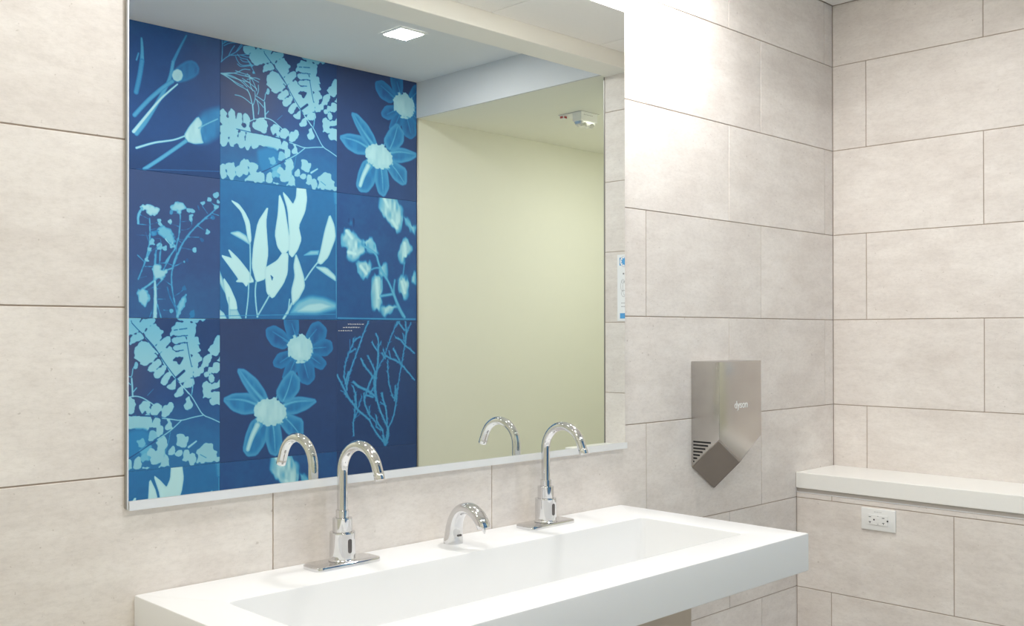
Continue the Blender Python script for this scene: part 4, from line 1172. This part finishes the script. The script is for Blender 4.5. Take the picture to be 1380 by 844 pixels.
# ================================================================== POSTER on the side wall (mostly cropped by the mirror's edge)
PY0, PY1, PZ0, PZ1 = -1.020, -.804, .0055, .2905
po = empty('poster', (-.0005, (PY0 + PY1) / 2, PZ0), 'white poster with blue bands on the side wall, cut by the mirror edge', 'poster')
box('sheet', -.0016, -.0006, PY0, PY1, PZ0, PZ1, M_PAPER, po)
def pm(name, y0, y1, z0, z1, mat, d=.0003): return box(name, -.0016 - d, -.0015, PY0 + y0, PY0 + y1, PZ0 + z0, PZ0 + z1, mat, po)
pm('blue_panel', .012, .024, .238, .272, M_BLUE); pm('footer_band', .014, .202, .010, .033, M_BLUE)
def disc(name, cy_, cz_, r, n, mat, d, spike=0):
    bm = bmesh.new(); N_ = n * 2 if spike else n
    a = []
    for k in range(N_):
        rr = r * (1 - spike * (k % 2)); an = 2 * math.pi * k / N_
        a.append((PY0 + cy_ + rr * math.cos(an), PZ0 + cz_ + rr * math.sin(an) + FZ))
    f = [bm.verts.new((-.0016 - d, y, z)) for y, z in a]; g = [bm.verts.new((-.0015, y, z)) for y, z in a]
    bm.faces.new(f)
    for k in range(N_): bm.faces.new((f[k], f[(k + 1) % N_], g[(k + 1) % N_], g[k]))
    return link(name, to_mesh(bm, name), mat, po)
disc('emblem_ring', .038, .255, .0235, 32, M_GREYPRINT, .0004); disc('emblem_disc', .038, .255, .0225, 32, M_PAPER, .0005); disc('emblem_burst', .038, .255, .0195, 9, M_BLUE, .0007, .38)
boxes('heading_marks', [(-.0019, -.0015, PY0 + .030 + k * .011, PY0 + .037 + k * .011, PZ0 + .199, PZ0 + .206) for k in range(13) if k != 5], M_GREYPRINT, po)
boxes('text_marks', [(-.0019, -.0015, PY0 + .022 + k * .008, PY0 + .027 + k * .008, PZ0 + z, PZ0 + z + .003) for z in (.075, .060) for k in range(20) if k % 5 != 4], M_GREYPRINT, po)
# outline drawing of hands: thin strokes
bm = bmesh.new()
def curve_strip(pts):
    for (y0, z0), (y1, z1) in zip(pts, pts[1:]):
        d = Vector((y1 - y0, z1 - z0)); n = Vector((-d.y, d.x)).normalized() * .0006
        q = [bm.verts.new((-.0019, PY0 + a + s * n.x, PZ0 + b + s * n.y + FZ)) for a, b, s in ((y0, z0, 1), (y1, z1, 1), (y1, z1, -1), (y0, z0, -1))]
        bm.faces.new(q)
for k, (cy_, cz_, r1, r2, a0, a1) in enumerate(((.030, .150, .012, .022, 30, 300), (.040, .140, .010, .030, 60, 330), (.034, .118, .012, .014, 0, 360), (.030, .170, .008, .008, 0, 360), (.052, .150, .008, .024, 100, 420), (.09, .15, .03, .02, 0, 360), (.14, .14, .02, .03, 0, 360), (.12, .16, .03, .012, 0, 300))):
    curve_strip([(cy_ + r1 * math.cos(math.radians(a0 + (a1 - a0) * t / 18)), cz_ + r2 * math.sin(math.radians(a0 + (a1 - a0) * t / 18))) for t in range(19)])
link('hand_drawing', to_mesh(bm, 'hand_drawing'), M_GREYPRINT, po)

# ================================================================== EMERGENCY LIGHT on the passage ceiling
ex, ey, ez = .43, -1.607, 1.0715
em = empty('emergency_light', (ex + .07, ey - .055, ez - .05), 'small white emergency light with clear lens on the passage ceiling, seen in the mirror', 'emergency light')
box('ceiling_plate', ex - .002, ex + .130, ey - .150, ey + .003, ez - .0050, ez - .0002, M_PLASTIC, em, bev=.0008)
box('shadow_gap', ex - .004, ex + .134, ey - .154, ey + .005, ez - .0012, ez - .0001, M_TRIM, em)
box('test_block', ex + .002, ex + .03, ey - .148, ey - .122, ez - .020, ez - .005, M_PLASTIC, em, bev=.001)
box('housing', ex, ex + .125, ey - .060, ey, ez - .047, ez - .0035, M_PLASTIC, em, bev=.003, seg=2)
lps = [[(a, b, ez - .047 + FZ) for a, b in rrect(ex + .004, ex + .121, ey - .058, ey - .002, .010)], [(a, b, ez - .060 + FZ) for a, b in rrect(ex + .008, ex + .117, ey - .055, ey - .005, .010)], [(a, b, ez - .071 + FZ) for a, b in rrect(ex + .020, ex + .105, ey - .048, ey - .012, .010)]]
link('lens', loft('lens', lps, angle=30), M_LENS, em)
for px in (ex + .034, ex + .090):
    m = lathe('lamp_head', [(.016, 0), (.024, -.012), (.0245, -.020), (.012, -.0245)], 20); m.transform(Matrix.Translation((px, ey - .024, ez - .046 + FZ)))
    link('lamp_head', m, M_CHROME, em)
box('red_mark', ex + .0005, ex + .0021, ey - .145, ey - .127, ez - .018, ez - .008, M_RED, em)
box('red_mark', ex + .006, ex + .026, ey - .1225, ey - .1214, ez - .018, ez - .008, M_RED, em)
boxes('printed_line', [(ex + .02 + k * .012, ex + .026 + k * .012, ey, ey + .0004, ez - .017, ez - .014) for k in range(6)], M_GREYPRINT, em)

# ================================================================== DOWNLIGHTS
_lamp_proto = None
for i, (lx, ly, lz, pf, lab) in enumerate(LAMPS):
    if _lamp_proto is None:
        t = empty('downlight', (lx, ly, lz), lab, 'downlight', 'square recessed downlights')
        bm = bmesh.new(); h = .064
        lo = [[(sx * k, sy * k, z) for sx, sy in ((-1, -1), (1, -1), (1, 1), (-1, 1))] for k, z in ((h + .014, -.0002), (h + .013, -.003), (h + .001, -.0042), (h, -.0012))]
        rings = [[bm.verts.new(p) for p in l_] for l_ in lo]
        for a, b in zip(rings, rings[1:]):
            for k in range(4): bm.faces.new((a[k], a[(k + 1) % 4], b[(k + 1) % 4], b[k]))
        o = link('frame', to_mesh(bm, 'frame'), M_PLASTIC, t, world=False); o.location = (0, 0, 0)
        bm = bmesh.new(); bm_box(bm, -h, h, -h, h, -.0015, -.0003)
        o = link('diffuser', to_mesh(bm, 'diffuser'), M_LAMP, t, world=False); o.location = (0, 0, 0)
        _lamp_proto = t
    else:
        t = _lamp_proto.copy(); COL.objects.link(t); t.location = (lx, ly, lz + FZ); t['label'] = lab
        for ch in _lamp_proto.children:
            if ch.type == 'MESH':
                c = ch.copy(); COL.objects.link(c); c.parent = t
    ld = bpy.data.lights.new('lamp_light', 'AREA'); ld.shape = 'SQUARE'; ld.size = .12; ld.energy = LAMP_W * pf; ld.color = LAMP_COL
    lo_ = bpy.data.objects.new('lamp_light', ld); COL.objects.link(lo_); lo_.parent = t; lo_.location = (0, 0, -.006)
